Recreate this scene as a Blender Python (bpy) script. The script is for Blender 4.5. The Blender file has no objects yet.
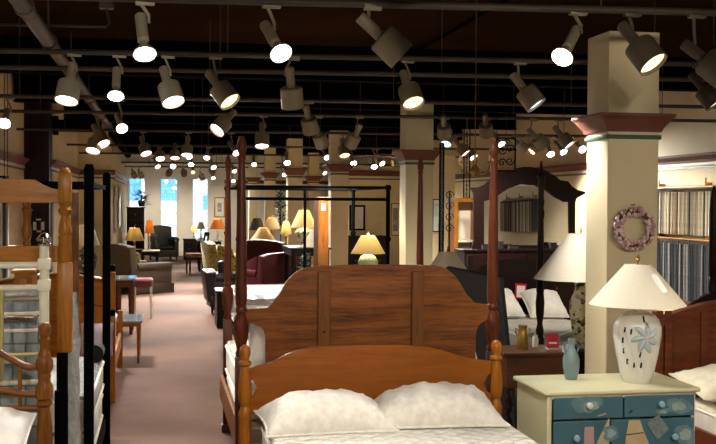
import bpy, bmesh, math, random
from mathutils import Vector, Matrix, Euler, noise
RN = random.Random(11)
SC = bpy.context.scene
COL = SC.collection
PI = math.pi
# ---------------------------------------------------------------- camera
F = 1060.0
ROLL = math.radians(0.35)
YAW = math.atan(198 / F)
PITCH = math.atan(20.8 / F)
EYE = Vector((0, 0, 1.76))
RM = Matrix.Rotation(-YAW, 3, 'Z') @ Matrix.Rotation(PI / 2 - PITCH, 3, 'X') @ Matrix.Rotation(ROLL, 3, 'Z')
cam = bpy.data.objects.new('camera', bpy.data.cameras.new('camera'))
COL.objects.link(cam)
cam.matrix_world = Matrix.Translation(EYE) @ RM.to_4x4()
cam.data.sensor_width = 36
cam.data.lens = F / 716 * 36
cam.data.clip_end = 300
SC.camera = cam

def at(px, py, Y):
    d = RM @ Vector(((px - 358) / F, -(py - 222) / F, -1))
    return EYE + d * (Y / d.y)
def atz(px, py, z):
    d = RM @ Vector(((px - 358) / F, -(py - 222) / F, -1))
    return EYE + d * ((z - EYE.z) / d.z)
def PX(px, Y, py=203): return at(px, py, Y).x
def PZ(px, py, Y): return at(px, py, Y).z

# ---------------------------------------------------------------- materials
def lin(h):
    if isinstance(h, str):
        h = h.lstrip('#'); h = [int(h[i:i + 2], 16) / 255 for i in (0, 2, 4)]
    return tuple(c / 12.92 if c <= .04045 else ((c + .055) / 1.055) ** 2.4 for c in h) + (1,)
MATS = {}
def newmat(name):
    m = bpy.data.materials.new(name); m.use_nodes = True
    nt = m.node_tree; b = nt.nodes['Principled BSDF']
    MATS[name] = m
    return m, nt, b
def coords(nt, scale=(1, 1, 1), kind='Object'):
    t = nt.nodes.new('ShaderNodeTexCoord'); mp = nt.nodes.new('ShaderNodeMapping')
    mp.inputs['Scale'].default_value = scale
    nt.links.new(t.outputs[kind], mp.inputs['Vector'])
    return mp.outputs['Vector']
def ramp(nt, fac, stops):
    r = nt.nodes.new('ShaderNodeValToRGB')
    el = r.color_ramp.elements
    while len(el) < len(stops): el.new(.5)
    for e, (p, c) in zip(el, stops): e.position = p; e.color = c
    nt.links.new(fac, r.inputs['Fac'])
    return r.outputs['Color']
def bump(nt, b, h, strength, dist=.01):
    n = nt.nodes.new('ShaderNodeBump'); n.inputs['Strength'].default_value = strength; n.inputs['Distance'].default_value = dist
    nt.links.new(h, n.inputs['Height']); nt.links.new(n.outputs['Normal'], b.inputs['Normal'])
def noisetex(nt, vec, scale, detail=4, rough=.55):
    n = nt.nodes.new('ShaderNodeTexNoise'); n.inputs['Scale'].default_value = scale
    n.inputs['Detail'].default_value = detail; n.inputs['Roughness'].default_value = rough
    nt.links.new(vec, n.inputs['Vector'])
    return n.outputs['Fac']
def paint(name, col, rough=.6, var=.08, scale=6, metal=0, bmp=.05, coat=0, fine=60, spec=.35):
    m, nt, b = newmat(name)
    v = coords(nt)
    c = lin(col)
    lo = tuple(x * (1 - var) for x in c[:3]) + (1,); hi = tuple(min(1, x * (1 + var)) for x in c[:3]) + (1,)
    f = noisetex(nt, v, scale)
    nt.links.new(ramp(nt, f, [(.3, lo), (.7, hi)]), b.inputs['Base Color'])
    b.inputs['Roughness'].default_value = rough; b.inputs['Metallic'].default_value = metal
    b.inputs['Coat Weight'].default_value = coat; b.inputs['Specular IOR Level'].default_value = spec
    if bmp: bump(nt, b, noisetex(nt, v, fine), bmp, .004)
    return m
def wood(name, dark, light, axis='X', rough=.35, scale=1.0, coat=.08):
    m, nt, b = newmat(name)
    s = {'X': (1.2, 14, 14), 'Y': (14, 1.2, 14), 'Z': (14, 14, 1.2)}[axis]
    v = coords(nt, tuple(x * scale for x in s))
    f = noisetex(nt, v, 2.2, 6, .6)
    g = noisetex(nt, v, 9, 3, .6)
    mx = nt.nodes.new('ShaderNodeMath'); mx.operation = 'MULTIPLY_ADD'
    mx.inputs[1].default_value = .35; nt.links.new(g, mx.inputs[0]); 
    sc = nt.nodes.new('ShaderNodeMath'); sc.operation = 'MULTIPLY'; sc.inputs[1].default_value = .7
    nt.links.new(f, sc.inputs[0]); nt.links.new(sc.outputs[0], mx.inputs[2])
    nt.links.new(ramp(nt, mx.outputs[0], [(.32, lin(dark)), (.68, lin(light))]), b.inputs['Base Color'])
    b.inputs['Roughness'].default_value = rough; b.inputs['Coat Weight'].default_value = coat; b.inputs['Specular IOR Level'].default_value = .18
    b.inputs['Coat Roughness'].default_value = .25
    bump(nt, b, g, .06, .003)
    return m
def fabric(name, cols, scale=30, rough=.9, bmp=.3, kind='noise'):
    m, nt, b = newmat(name)
    v = coords(nt)
    if kind == 'floral':
        vo = nt.nodes.new('ShaderNodeTexVoronoi'); vo.inputs['Scale'].default_value = scale
        nt.links.new(v, vo.inputs['Vector'])
        sp = nt.nodes.new('ShaderNodeSeparateColor'); nt.links.new(vo.outputs['Color'], sp.inputs['Color'])
        f = sp.outputs[0]
    else: f = noisetex(nt, v, scale)
    n = len(cols)
    r = ramp(nt, f, [((.3 + .4 * i / max(1, n - 1)) if kind == 'noise' else i / n, lin(c)) for i, c in enumerate(cols)])
    nt.links.new(r, b.inputs['Base Color'])
    b.inputs['Roughness'].default_value = rough
    b.inputs['Sheen Weight'].default_value = .1
    bump(nt, b, noisetex(nt, v, 140), bmp, .003)
    return m
def emit(name, col, strength):
    m, nt, b = newmat(name)
    b.inputs['Base Color'].default_value = lin(col)
    b.inputs['Emission Color'].default_value = lin(col); b.inputs['Emission Strength'].default_value = strength
    return m
def shade_mat(name, col, trans=.5):
    m, nt, b = newmat(name)
    v = coords(nt)
    f = noisetex(nt, v, 90, 2)
    c = lin(col)
    rc = ramp(nt, f, [(.3, tuple(x * .95 for x in c[:3]) + (1,)), (.7, c)])
    nt.links.new(rc, b.inputs['Base Color']); b.inputs['Roughness'].default_value = .8
    t = nt.nodes.new('ShaderNodeBsdfTranslucent'); nt.links.new(rc, t.inputs['Color'])
    mx = nt.nodes.new('ShaderNodeMixShader'); mx.inputs[0].default_value = trans
    nt.links.new(b.outputs[0], mx.inputs[1]); nt.links.new(t.outputs[0], mx.inputs[2])
    nt.links.new(mx.outputs[0], nt.nodes['Material Output'].inputs['Surface'])
    bump(nt, b, f, .1, .002)
    return m
def quilt(name, col, col2, size=.11, rough=.75):
    m, nt, b = newmat(name)
    v = coords(nt)
    sep = nt.nodes.new('ShaderNodeSeparateXYZ'); nt.links.new(v, sep.inputs[0])
    hs = []
    for sgn in (1, -1):
        a = nt.nodes.new('ShaderNodeMath'); a.operation = 'MULTIPLY_ADD'; a.inputs[1].default_value = sgn
        nt.links.new(sep.outputs['Y'], a.inputs[0]); nt.links.new(sep.outputs['X'], a.inputs[2])
        p = nt.nodes.new('ShaderNodeMath'); p.operation = 'MULTIPLY'; p.inputs[1].default_value = PI / size
        nt.links.new(a.outputs[0], p.inputs[0])
        s = nt.nodes.new('ShaderNodeMath'); s.operation = 'SINE'; nt.links.new(p.outputs[0], s.inputs[0])
        ab = nt.nodes.new('ShaderNodeMath'); ab.operation = 'ABSOLUTE'; nt.links.new(s.outputs[0], ab.inputs[0])
        pw = nt.nodes.new('ShaderNodeMath'); pw.operation = 'POWER'; pw.inputs[1].default_value = .4
        nt.links.new(ab.outputs[0], pw.inputs[0]); hs.append(pw.outputs[0])
    mu = nt.nodes.new('ShaderNodeMath'); mu.operation = 'MULTIPLY'
    nt.links.new(hs[0], mu.inputs[0]); nt.links.new(hs[1], mu.inputs[1])
    f = noisetex(nt, v, 14)
    nt.links.new(ramp(nt, f, [(.3, lin(col2)), (.7, lin(col))]), b.inputs['Base Color'])
    b.inputs['Roughness'].default_value = rough
    bump(nt, b, mu.outputs[0], 1, .035)
    return m
def plastic_wrap(name, col):
    m, nt, b = newmat(name)
    v = coords(nt, (1, 1, .5))
    f = noisetex(nt, v, 26, 5, .7)
    c = lin(col)
    nt.links.new(ramp(nt, f, [(.35, tuple(x * .68 for x in c[:3]) + (1,)), (.6, c)]), b.inputs['Base Color'])
    b.inputs['Roughness'].default_value = .18
    b.inputs['Coat Weight'].default_value = .6
    bump(nt, b, f, .9, .03)
    return m

cream = paint('cream_wall_paint', '#dccda6', .75, .04, 2)
ccol = paint('cream_column_paint', '#cfc09a', .6, .04, 2)
farw = paint('pale_wall_paint', '#dcd5c6', .75, .04, 2)
brownband = paint('red_brown_cornice_paint', '#63392a', .5, .08, 8)
greenband = paint('dark_green_band_paint', '#3d5643', .5, .06, 8)
creamtrim = paint('pale_trim_paint', '#d8cfb8', .5, .04, 6)
ceilm = paint('dark_brown_ceiling_paint', '#2a1a0f', 1, .25, 1.2, spec=0)
blackm = paint('black_ceiling_paint', '#080605', 1, .2, 3, spec=.03)
ductm = paint('grey_brown_duct_metal', '#54483c', .5, .2, 5, metal=.3)
pipem = paint('dull_track_pipe_metal', '#40372e', .6, .15, 8)
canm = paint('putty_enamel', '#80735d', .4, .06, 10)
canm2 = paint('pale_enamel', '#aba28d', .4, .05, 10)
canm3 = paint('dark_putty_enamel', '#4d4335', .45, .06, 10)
blackiron = paint('black_iron', '#040405', .8, .2, 30, spec=.06)
ironbead = paint('grey_beaded_iron', '#5b6064', .4, .3, 60, metal=.5)
brass = paint('aged_brass', '#9a7a3c', .3, .15, 12, metal=.9)
chrome = paint('polished_metal', '#c9c6bd', .15, .05, 12, metal=1)
creamiron = paint('cream_enamelled_iron', '#d3cfba', .35, .06, 14)
orangew = wood('orange_maple_wood', '#78400e', '#935418', 'X', .4)
orangewz = wood('orange_maple_turned', '#84480f', '#a5661f', 'Z', .3)
mahog = wood('red_mahogany', '#3f1f0a', '#8c5120', 'X', .55, coat=0)
mahogz = wood('red_mahogany_turned', '#35150a', '#602c14', 'Z', .4)
cleat = wood('pale_mahogany_cleat', '#55300f', '#7d4a1f', 'Z', .5)
darkw = wood('dark_mahogany', '#0c0402', '#1e0c06', 'X', .45, coat=0)
darkwz = wood('dark_mahogany_turned', '#140805', '#2a130b', 'Z', .45, coat=0)
goldmaple = wood('golden_maple', '#965608', '#bf7618', 'X', .4)
goldmaplez = wood('golden_maple_post', '#965608', '#bf7618', 'Z', .4)
palebrass = paint('pale_lacquered_brass', '#b5a86f', .4, .08, 14, metal=.2)
oak = wood('honey_oak', '#7d4a12', '#a86d20', 'X', .35)
oakz = wood('honey_oak_turned', '#774612', '#a56a22', 'Z', .35)
brownoak = wood('brown_oak_turned', '#4f2a0e', '#84501d', 'Z', .35)
brownoakx = wood('brown_oak_rail', '#4f2a0e', '#84501d', 'X', .3)
cherry = wood('cherry_wood', '#3d1a0b', '#683214', 'X', .4)
walnut = wood('walnut', '#2f1a0b', '#55331a', 'X', .4)
pinelt = wood('light_pine', '#a5793f', '#c79d60', 'Z', .45)
white_sheet = fabric('white_cotton', ['#ded9cf', '#efebe3'], 9, .85, .15)
pillowm = fabric('white_damask', ['#cfc8bb', '#e6e1d6'], 22, .7, .25)
pillowc = fabric('cream_cotton', ['#d3c7ae', '#e5dac3'], 14, .8, .2)
mattm = quilt('white_quilted_ticking', '#d9d5cb', '#c8c2b6')
mattside = fabric('cream_mattress_border', ['#c9bfae', '#dcd3c4'], 12, .85, .2)
greyquilt = quilt('grey_quilted_ticking', '#8f9794', '#6c7473', .16)
m, nt, b = newmat('grey_block_quilt')
v = coords(nt); sp_ = nt.nodes.new('ShaderNodeSeparateXYZ'); nt.links.new(v, sp_.inputs[0])
cb_ = nt.nodes.new('ShaderNodeCombineXYZ'); nt.links.new(sp_.outputs['X'], cb_.inputs['X']); nt.links.new(sp_.outputs['Z'], cb_.inputs['Y'])
br = nt.nodes.new('ShaderNodeTexBrick'); br.offset = .5; br.inputs['Scale'].default_value = 1
br.inputs['Brick Width'].default_value = .125; br.inputs['Row Height'].default_value = .105; br.inputs['Mortar Size'].default_value = .007; br.inputs['Mortar Smooth'].default_value = .6
br.inputs['Color1'].default_value = lin('#8d9592'); br.inputs['Color2'].default_value = lin('#7b8482'); br.inputs['Mortar'].default_value = lin('#4d5658')
nt.links.new(cb_.outputs[0], br.inputs['Vector']); nt.links.new(br.outputs['Color'], b.inputs['Base Color'])
b.inputs['Roughness'].default_value = .35; bump(nt, b, noisetex(nt, v, 30, 5, .7), .5, .02)
blockq = m
pipingm = fabric('ivory_piping', ['#e9e2d0', '#f4efe2'], 20, .7, .1)
plastw = plastic_wrap('clear_plastic_over_white', '#e0e2e2')
plastg = plastic_wrap('clear_plastic_over_grey', '#9aa3a8')
shadew = shade_mat('ivory_shade_linen', '#ece2cc', .25)
shadey = shade_mat('warm_shade_linen', '#f0e4c0', .5)
shadet = shade_mat('tan_shade_linen', '#dccba0', .35)
shadeo = shade_mat('orange_shade_linen', '#e0b070', .3)
shadeg = shade_mat('grey_shade_linen', '#6d6558', .2)
tealp = paint('teal_drawer_paint', '#40626d', .45, .14, 5)
cream_d = paint('pale_yellow_chest_paint', '#cdc8a2', .35, .05, 5, coat=.2)
cloudp = paint('painted_cloud', '#5f7b80', .7, .25, 18)
cloudl = paint('painted_cloud_light', '#84968f', .7, .2, 22)
sailp = paint('painted_sail', '#b09e78', .7, .12, 14)
sailpink = paint('painted_pink_sail', '#a48a84', .7, .1, 14)
inkp = paint('painted_dark_line', '#1b1f22', .7, .1, 14)
knobblue = paint('pale_blue_knob_glaze', '#86a9bd', .25, .05, 14, coat=.5)
knobwhite = paint('white_knob_glaze', '#c8cfcd', .25, .05, 14, coat=.5)
ceram = paint('white_glazed_ceramic', '#d5d2c8', .25, .03, 8, coat=.5)
ceramblue = paint('soft_blue_glaze', '#aebabb', .35, .06, 10)
cerampink = paint('soft_pink_glaze', '#d2b7b4', .35, .06, 10)
slotshade = paint('cutout_shade_paint', '#1d1712', .8, .1, 10)
celadon = paint('celadon_glaze', '#66797a', .25, .08, 9, coat=.6)
vasecream = fabric('cream_painted_vase', ['#d8cfa8', '#e3dbb8', '#d8cfa8', '#ddd4b0', '#d4caa2', '#e0d8b4', '#8a7a50', '#3a3226'], 34, .35, .02, 'floral')
burg = paint('burgundy_leather', '#45141a', .35, .2, 12, bmp=.15)
greyup = fabric('taupe_upholstery', ['#544a3c', '#665a4a'], 30)
darkup = paint('charcoal_leather', '#1b1715', .4, .15, 10, bmp=.1)
floral = fabric('floral_chintz', ['#5a5a2c', '#8a7d3c', '#c3b878', '#77803a', '#a88f4a'], 28, .85, .2, 'floral')
floralt = fabric('floral_tapestry', ['#6b5430', '#a58a50', '#3d3a24', '#c0a86e', '#6e6c3a'], 30, .85, .2, 'floral')
mauve = fabric('mauve_cloth', ['#8a6f78', '#9c828a'], 20)
rosecl = fabric('rose_cloth', ['#5d2830', '#7a3c44'], 20)
tanup = fabric('tan_upholstery', ['#7a5430', '#97703f'], 20)
blackcl = fabric('black_cloth', ['#09080a', '#121013'], 20)
leafm = paint('dark_green_leaf', '#2d4a26', .5, .3, 20)
leafb = paint('grey_green_leaf', '#4f6070', .5, .3, 20)
blackpan = paint('charcoal_panel', '#1a1c20', .5, .1, 6)
redp = paint('red_card', '#b0182c', .5, .05, 10)
whitep = paint('white_card', '#e6e2da', .6, .03, 10)
clearp = paint('clear_acrylic_edge', '#b9b7ae', .1, .03, 10)
goldm = paint('mottled_gold_metal', '#8f7433', .3, .3, 18, metal=.8)
pink1 = paint('dusty_pink_flower', '#b98c90', .8, .15, 30)
pink2 = paint('pale_pink_flower', '#dcc3bf', .8, .1, 30)
twig = paint('brown_twig', '#5a4632', .9, .2, 30)
picm = fabric('muted_print', ['#cfc8b6', '#8b8a86', '#b9b19c'], 5, .5, .02)
tealpic = fabric('aqua_print', ['#8fb5b5', '#c6dcd8', '#6a999c'], 5, .5, .02)
stemm = paint('dark_stem', '#3a2c1c', .8, .2, 20)
gwhite = paint('gloss_table_top', '#8d9aa0', .08, .05, 6, coat=.8)
facadew = paint('pale_street_stucco', '#e6e2da', .8, .05, 2)
facadeb = paint('blue_street_glazing', '#5c9ed8', .15, .1, 2)
framew = paint('white_window_paint', '#d8d6cf', .4, .03, 6)
lens_hot = emit('lamp_face_bright', '#f4f6ff', 38)
lens_cool = emit('lamp_face_cool', '#cfe8ff', 2.0)
lens_warm = emit('lamp_face_warm', '#ffeebb', 1.6)
lens_pink = emit('lamp_face_soft', '#ffe4dc', 9)
bulbm = emit('warm_bulb', '#ffe2ac', 14)

m, nt, b = newmat('carpet')
v = coords(nt)
f1 = noisetex(nt, v, .9, 5, .65); f2 = noisetex(nt, v, 70, 3, .7)
mx = nt.nodes.new('ShaderNodeMath'); mx.operation = 'MULTIPLY_ADD'; mx.inputs[1].default_value = .35
nt.links.new(f2, mx.inputs[0])
s_ = nt.nodes.new('ShaderNodeMath'); s_.operation = 'MULTIPLY'; s_.inputs[1].default_value = .65
nt.links.new(f1, s_.inputs[0]); nt.links.new(s_.outputs[0], mx.inputs[2])
nt.links.new(ramp(nt, mx.outputs[0], [(.3, lin('#553a30')), (.5, lin('#694b3e')), (.72, lin('#795948'))]), b.inputs['Base Color'])
b.inputs['Roughness'].default_value = .95; bump(nt, b, f2, .5, .01)
carpet = m
m, nt, b = newmat('mirror_glass')
b.inputs['Base Color'].default_value = (.86, .86, .84, 1); b.inputs['Metallic'].default_value = 1; b.inputs['Roughness'].default_value = .02
mirrorm = m
m, nt, b = newmat('window_glass')
nt.nodes.remove(b)
tr = nt.nodes.new('ShaderNodeBsdfTransparent'); tr.inputs[0].default_value = (.9, .96, 1, 1)
gl = nt.nodes.new('ShaderNodeBsdfGlossy'); gl.inputs['Roughness'].default_value = .02
mm = nt.nodes.new('ShaderNodeMixShader'); mm.inputs[0].default_value = .06
nt.links.new(tr.outputs[0], mm.inputs[1]); nt.links.new(gl.outputs[0], mm.inputs[2])
nt.links.new(mm.outputs[0], nt.nodes['Material Output'].inputs['Surface'])
glassm = m

# ---------------------------------------------------------------- mesh builder
class MB:
    def __init__(self): self.bm = bmesh.new()
    def box(self, c, s, rot=None, bev=0, seg=2):
        M = Matrix.Translation(Vector(c)) @ (Euler(rot).to_matrix().to_4x4() if rot else Matrix()) @ Matrix.Diagonal((s[0], s[1], s[2], 1))
        r = bmesh.ops.create_cube(self.bm, size=1, matrix=M)
        if bev:
            es = list({e for v in r['verts'] for e in v.link_edges})
            bmesh.ops.bevel(self.bm, geom=es, offset=bev, segments=seg, affect='EDGES', profile=.5)
        return self
    def lathe(self, prof, c=(0, 0, 0), n=20, M=None, capb=True, capt=True, rfun=None):
        rings = []
        for k, (r, z) in enumerate(prof):
            ring = []
            for i in range(n):
                a = 2 * PI * i / n
                rr = r * (rfun(a, z) if rfun else 1)
                p = Vector((rr * math.cos(a), rr * math.sin(a), z))
                if M: p = M @ p
                ring.append(self.bm.verts.new(p + Vector(c)))
            rings.append(ring)
        for A, B in zip(rings, rings[1:]):
            for i in range(n):
                j = (i + 1) % n
                self.bm.faces.new((A[i], A[j], B[j], B[i]))
        if capb: self.bm.faces.new(list(reversed(rings[0])))
        if capt: self.bm.faces.new(rings[-1])
        return self
    def cyl(self, p0, p1, r0, r1=None, n=12):
        p0 = Vector(p0); p1 = Vector(p1); d = p1 - p0
        M = d.to_track_quat('Z', 'Y').to_matrix()
        return self.lathe([(r0, 0), (r0 if r1 is None else r1, d.length)], p0, n, M)
    def tube(self, pts, r, n=8, closed=False):
        pts = [Vector(p) for p in pts]; rings = []
        N = len(pts)
        for i, p in enumerate(pts):
            if closed: t = pts[(i + 1) % N] - pts[i - 1]
            else: t = pts[min(i + 1, N - 1)] - pts[max(i - 1, 0)]
            t.normalize()
            up = Vector((0, 0, 1)) if abs(t.z) < .95 else Vector((0, 1, 0))
            a = t.cross(up).normalized(); b = a.cross(t)
            rr = r[i] if isinstance(r, (list, tuple)) else r
            rings.append([self.bm.verts.new(p + a * rr * math.cos(2 * PI * k / n) + b * rr * math.sin(2 * PI * k / n)) for k in range(n)])
        prs = list(zip(rings, rings[1:])) + ([(rings[-1], rings[0])] if closed else [])
        for A, B in prs:
            for k in range(n):
                j = (k + 1) % n
                self.bm.faces.new((A[k], A[j], B[j], B[k]))
        if not closed:
            self.bm.faces.new(list(reversed(rings[0]))); self.bm.faces.new(rings[-1])
        return self
    def prism(self, pts, y0, y1, M=None, bev=0):
        """polygon in XZ, extruded along Y from y0 to y1"""
        T = (lambda p: M @ p) if M else (lambda p: p)
        A = [self.bm.verts.new(T(Vector((x, y0, z)))) for x, z in pts]
        B = [self.bm.verts.new(T(Vector((x, y1, z)))) for x, z in pts]
        n = len(pts)
        fa = self.bm.faces.new(A); fb = self.bm.faces.new(list(reversed(B)))
        for i in range(n):
            j = (i + 1) % n
            self.bm.faces.new((A[j], A[i], B[i], B[j]))
        if bev:
            es = list(set(fa.edges) | set(fb.edges))
            bmesh.ops.bevel(self.bm, geom=es, offset=bev, segments=2, affect='EDGES', profile=.5)
        return self
    def ball(self, c, r, s=(1, 1, 1), u=14, v=10, rot=None):
        M = Matrix.Translation(Vector(c)) @ (Euler(rot).to_matrix().to_4x4() if rot else Matrix()) @ Matrix.Diagonal((s[0], s[1], s[2], 1))
        bmesh.ops.create_uvsphere(self.bm, u_segments=u, v_segments=v, radius=r, matrix=M)
        return self
    def build(self, name, mat, parent=None, smooth=False, loc=(0, 0, 0), kind=None):
        bmesh.ops.recalc_face_normals(self.bm, faces=self.bm.faces)
        me = bpy.data.meshes.new(name); self.bm.to_mesh(me); self.bm.free()
        me.materials.append(mat)
        if smooth:
            for p in me.polygons: p.use_smooth = True
            if smooth != 'all':
                me.set_sharp_from_angle(angle=math.radians(40))
        o = bpy.data.objects.new(name, me); COL.objects.link(o); o.location = loc
        if parent: o.parent = parent
        if kind: o['kind'] = kind
        return o
def tag(o, label, cat, group=None):
    o['label'] = label; o['category'] = cat
    if group: o['group'] = group
    return o
def thing(name, label, cat, loc=(0, 0, 0), rz=0, group=None):
    o = bpy.data.objects.new(name, None); COL.objects.link(o); o.empty_display_size = .1
    o.location = loc; o.rotation_euler = (0, 0, rz)
    return tag(o, label, cat, group)
def struct(name, mb, mat, parent=None, smooth=False):
    return mb.build(name, mat, parent, smooth, kind=None if parent else 'structure')
def copytree(o, parent=None):
    c = o.copy(); COL.objects.link(c)
    if parent: c.parent = parent
    for ch in list(o.children): copytree(ch, c)
    return c

# ================================================================ ROOM SHELL
XR, XL, YF, ZC, YB = 6.95, -2.15, 34.0, 3.6, -3.0
XL2, XL3, YJ, YJ2 = -1.76, -1.05, 18.1, 23.7
b = MB(); b.box(((XR + XL) / 2, (YF + YB) / 2, -.05), (XR - XL + .8, YF - YB + .8, .1)); struct('floor', b, carpet)
b = MB(); b.box(((XR + XL) / 2, (YF + YB) / 2, ZC + .05), (XR - XL + .8, YF - YB + .8, .1)); struct('ceiling', b, ceilm)
b = MB(); b.box((XR + .1, (YF + YB) / 2, ZC / 2), (.2, YF - YB + .4, ZC)); struct('wall_right', b, cream)
b = MB(); b.box((XL - .1, (YB + YJ) / 2, ZC / 2), (.2, YJ - YB, ZC))
b.box(((XL + XL2) / 2 - .2, YJ + .1, ZC / 2), (XL2 - XL + .4, .2, ZC)); b.box((XL2 - .1, (YJ + YJ2) / 2 + .1, ZC / 2), (.2, YJ2 - YJ + .2, ZC))
b.box(((XL2 + XL3) / 2 - .1, YJ2 + .1, ZC / 2), (XL3 - XL2 + .2, .2, ZC)); b.box((XL3 - .1, (YJ2 + YF) / 2 + .1, ZC / 2), (.2, YF - YJ2 - .2, ZC))
struct('wall_left', b, cream)
b = MB(); b.box(((XR + XL) / 2, YB - .1, ZC / 2), (XR - XL + .4, .2, ZC)); struct('wall_front', b, cream)
# far wall with three tall windows
zs, zt = .25, PZ(168, 178, YF)
wx = [(PX(128.5, YF), PX(145.5, YF)), (PX(160, YF), PX(177.5, YF)), (PX(192, YF), PX(208.5, YF))]
b = MB()
def wb(x0, x1, z0, z1): b.box(((x0 + x1) / 2, YF + .12, (z0 + z1) / 2), (x1 - x0, .24, z1 - z0))
xs = [XL3 - .2] + [x for w in wx for x in w] + [XR + .2]
for i in range(0, len(xs), 2): wb(xs[i], xs[i + 1], 0, ZC)
for a, c in wx: wb(a, c, 0, zs); wb(a, c, zt, ZC)
struct('wall_back', b, farw)
for k, (a, c) in enumerate(wx):
    e = bpy.data.objects.new('window_%d' % (k + 1), None); COL.objects.link(e); e['kind'] = 'structure'
    e.location = ((a + c) / 2, YF + .1, zs)
    w = c - a; h = zt - zs; t = .035
    q = MB(); q.box((-w / 2 + t / 2, 0, h / 2), (t, .06, h)); q.box((w / 2 - t / 2, 0, h / 2), (t, .06, h))
    q.box((0, 0, t / 2), (w - 2 * t, .06, t)); q.box((0, 0, h - t / 2), (w - 2 * t, .06, t)); q.box((0, 0, h * .5), (w - 2 * t, .06, t))
    q.build('window_frame', framew, e)
    q = MB(); q.box((0, .012, h / 2), (w - 2 * t, .006, h - 2 * t)); q.build('pane', glassm, e)
    q = MB()
    for i in (1, 2): q.box((-w / 2 + i * w / 3, -.008, h / 2), (.014, .02, h - 2 * t))
    for i in range(1, 10):
        if i != 5: q.box((0, -.008, h * i / 10), (w - 2 * t, .018, .014))
    q.build('muntin', framew, e)
    q = MB(); q.box((0, -.14, -.02), (w + .1, .12, .04)); q.build('window_sill', framew, e)
# cornice bands along the walls
z1, z2 = 2.24, 2.41
def cornice(name, p0, p1, out):
    """crown moulding from p0 to p1 (xy), sticking out along out"""
    p0 = Vector(p0).to_3d(); p1 = Vector(p1).to_3d(); o = Vector(out).to_3d()
    e = bpy.data.objects.new(name, None); COL.objects.link(e); e['kind'] = 'structure'
    def strip(nm, prof, mat):
        q = MB(); A = [q.bm.verts.new(p0 + o * r + Vector((0, 0, z))) for r, z in prof]; B = [q.bm.verts.new(p1 + o * r + Vector((0, 0, z))) for r, z in prof]
        n = len(prof)
        q.bm.faces.new(A); q.bm.faces.new(B[::-1])
        for i in range(n): q.bm.faces.new((A[i], A[(i + 1) % n], B[(i + 1) % n], B[i]))
        q.build(nm, mat, e)
    strip('crown_moulding', [(0, z1 + .06), (.02, z1 + .06), (.03, z1 + .09), (.08, z2 - .03), (.09, z2), (0, z2)], brownband)
    strip('green_band', [(0, z1 - .02), (.012, z1 - .02), (.012, z1 + .01), (0, z1 + .01)], greenband)
    strip('pale_fillet', [(0, z1 + .02), (.016, z1 + .02), (.016, z1 + .05), (0, z1 + .05)], creamtrim)
cornice('trim_1', (XR, YB), (XR, YF), (-1, 0))
cornice('trim_2', (XL, YB), (XL, YJ), (1, 0))
cornice('trim_3', (XL2, YJ - .1), (XL2, YJ2), (1, 0))
cornice('trim_4', (XL2, YJ2), (XL3 + .09, YJ2), (0, -1))
cornice('trim_5', (XL3, YJ2), (XL3, YF), (1, 0))
cornice('trim_6', (wx[2][1] + .5, YF), (XR, YF), (0, -1))
for n_, (p, s) in {'baseboard_right': ((XR - .01, 15.5, .06), (.02, 37, .12)), 'baseboard_left': ((XL + .01, 7.5, .06), (.02, 21, .12)), 'baseboard_back': ((2.9, YF - .01, .06), (7.8, .02, .12))}.items():
    q = MB(); q.box(p, s); struct(n_, q, creamtrim)
# dark pilaster on the left wall with two switch plates
t = thing('dark_pilaster', 'tall dark brown wall pilaster between two stretches of left cream wall', 'pilaster', (-1.955, 17.9, 0))
q = MB(); q.box((0, 0, 1.8), (.39, .36, 3.6)); q.build('shaft', darkwz, t)
for px in (34.6, 42.6):
    q = MB(); p = at(px, 226, 17.7); q.box((p.x + 1.955, -.186, p.z), (.05, .012, .13), bev=.004); q.build('switch_plate', whitep, t)
q = MB(); p = at(39, 231.3, 17.7); q.box((p.x + 1.955, -.186, p.z), (.07, .012, .035), bev=.004); q.build('name_plate', chrome, t)
q = MB(); p = at(38.6, 219.5, 17.7); q.box((p.x + 1.955, -.186, p.z), (.08, .012, .03), bev=.004); q.build('name_plate', chrome, t)
# dark beams across
for i, y in enumerate((12.6, 16.4, 20.2, 24, 27.8, 31.6)):
    x0 = (XL + .01) if y < YJ else (XL2 + .01 if y < YJ2 else XL3 + .01)
    q = MB(); q.box(((x0 + XR) / 2, y, 3.41), (XR - x0 - .02, .12, .38)); q.box(((x0 + XR) / 2, y, 3.215), (XR - x0 - .02, .22, .03)); q.box(((x0 + XR) / 2, y, 3.585), (XR - x0 - .02, .22, .03))
    o = q.build('trim_%d' % (7 + i), blackm, kind='structure')
q = MB(); q.box(((XL3 + XR) / 2, 33.85, 3.4), (XR - XL3 - .02, .28, .4)); q.build('trim_13', blackm, kind='structure')

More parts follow.
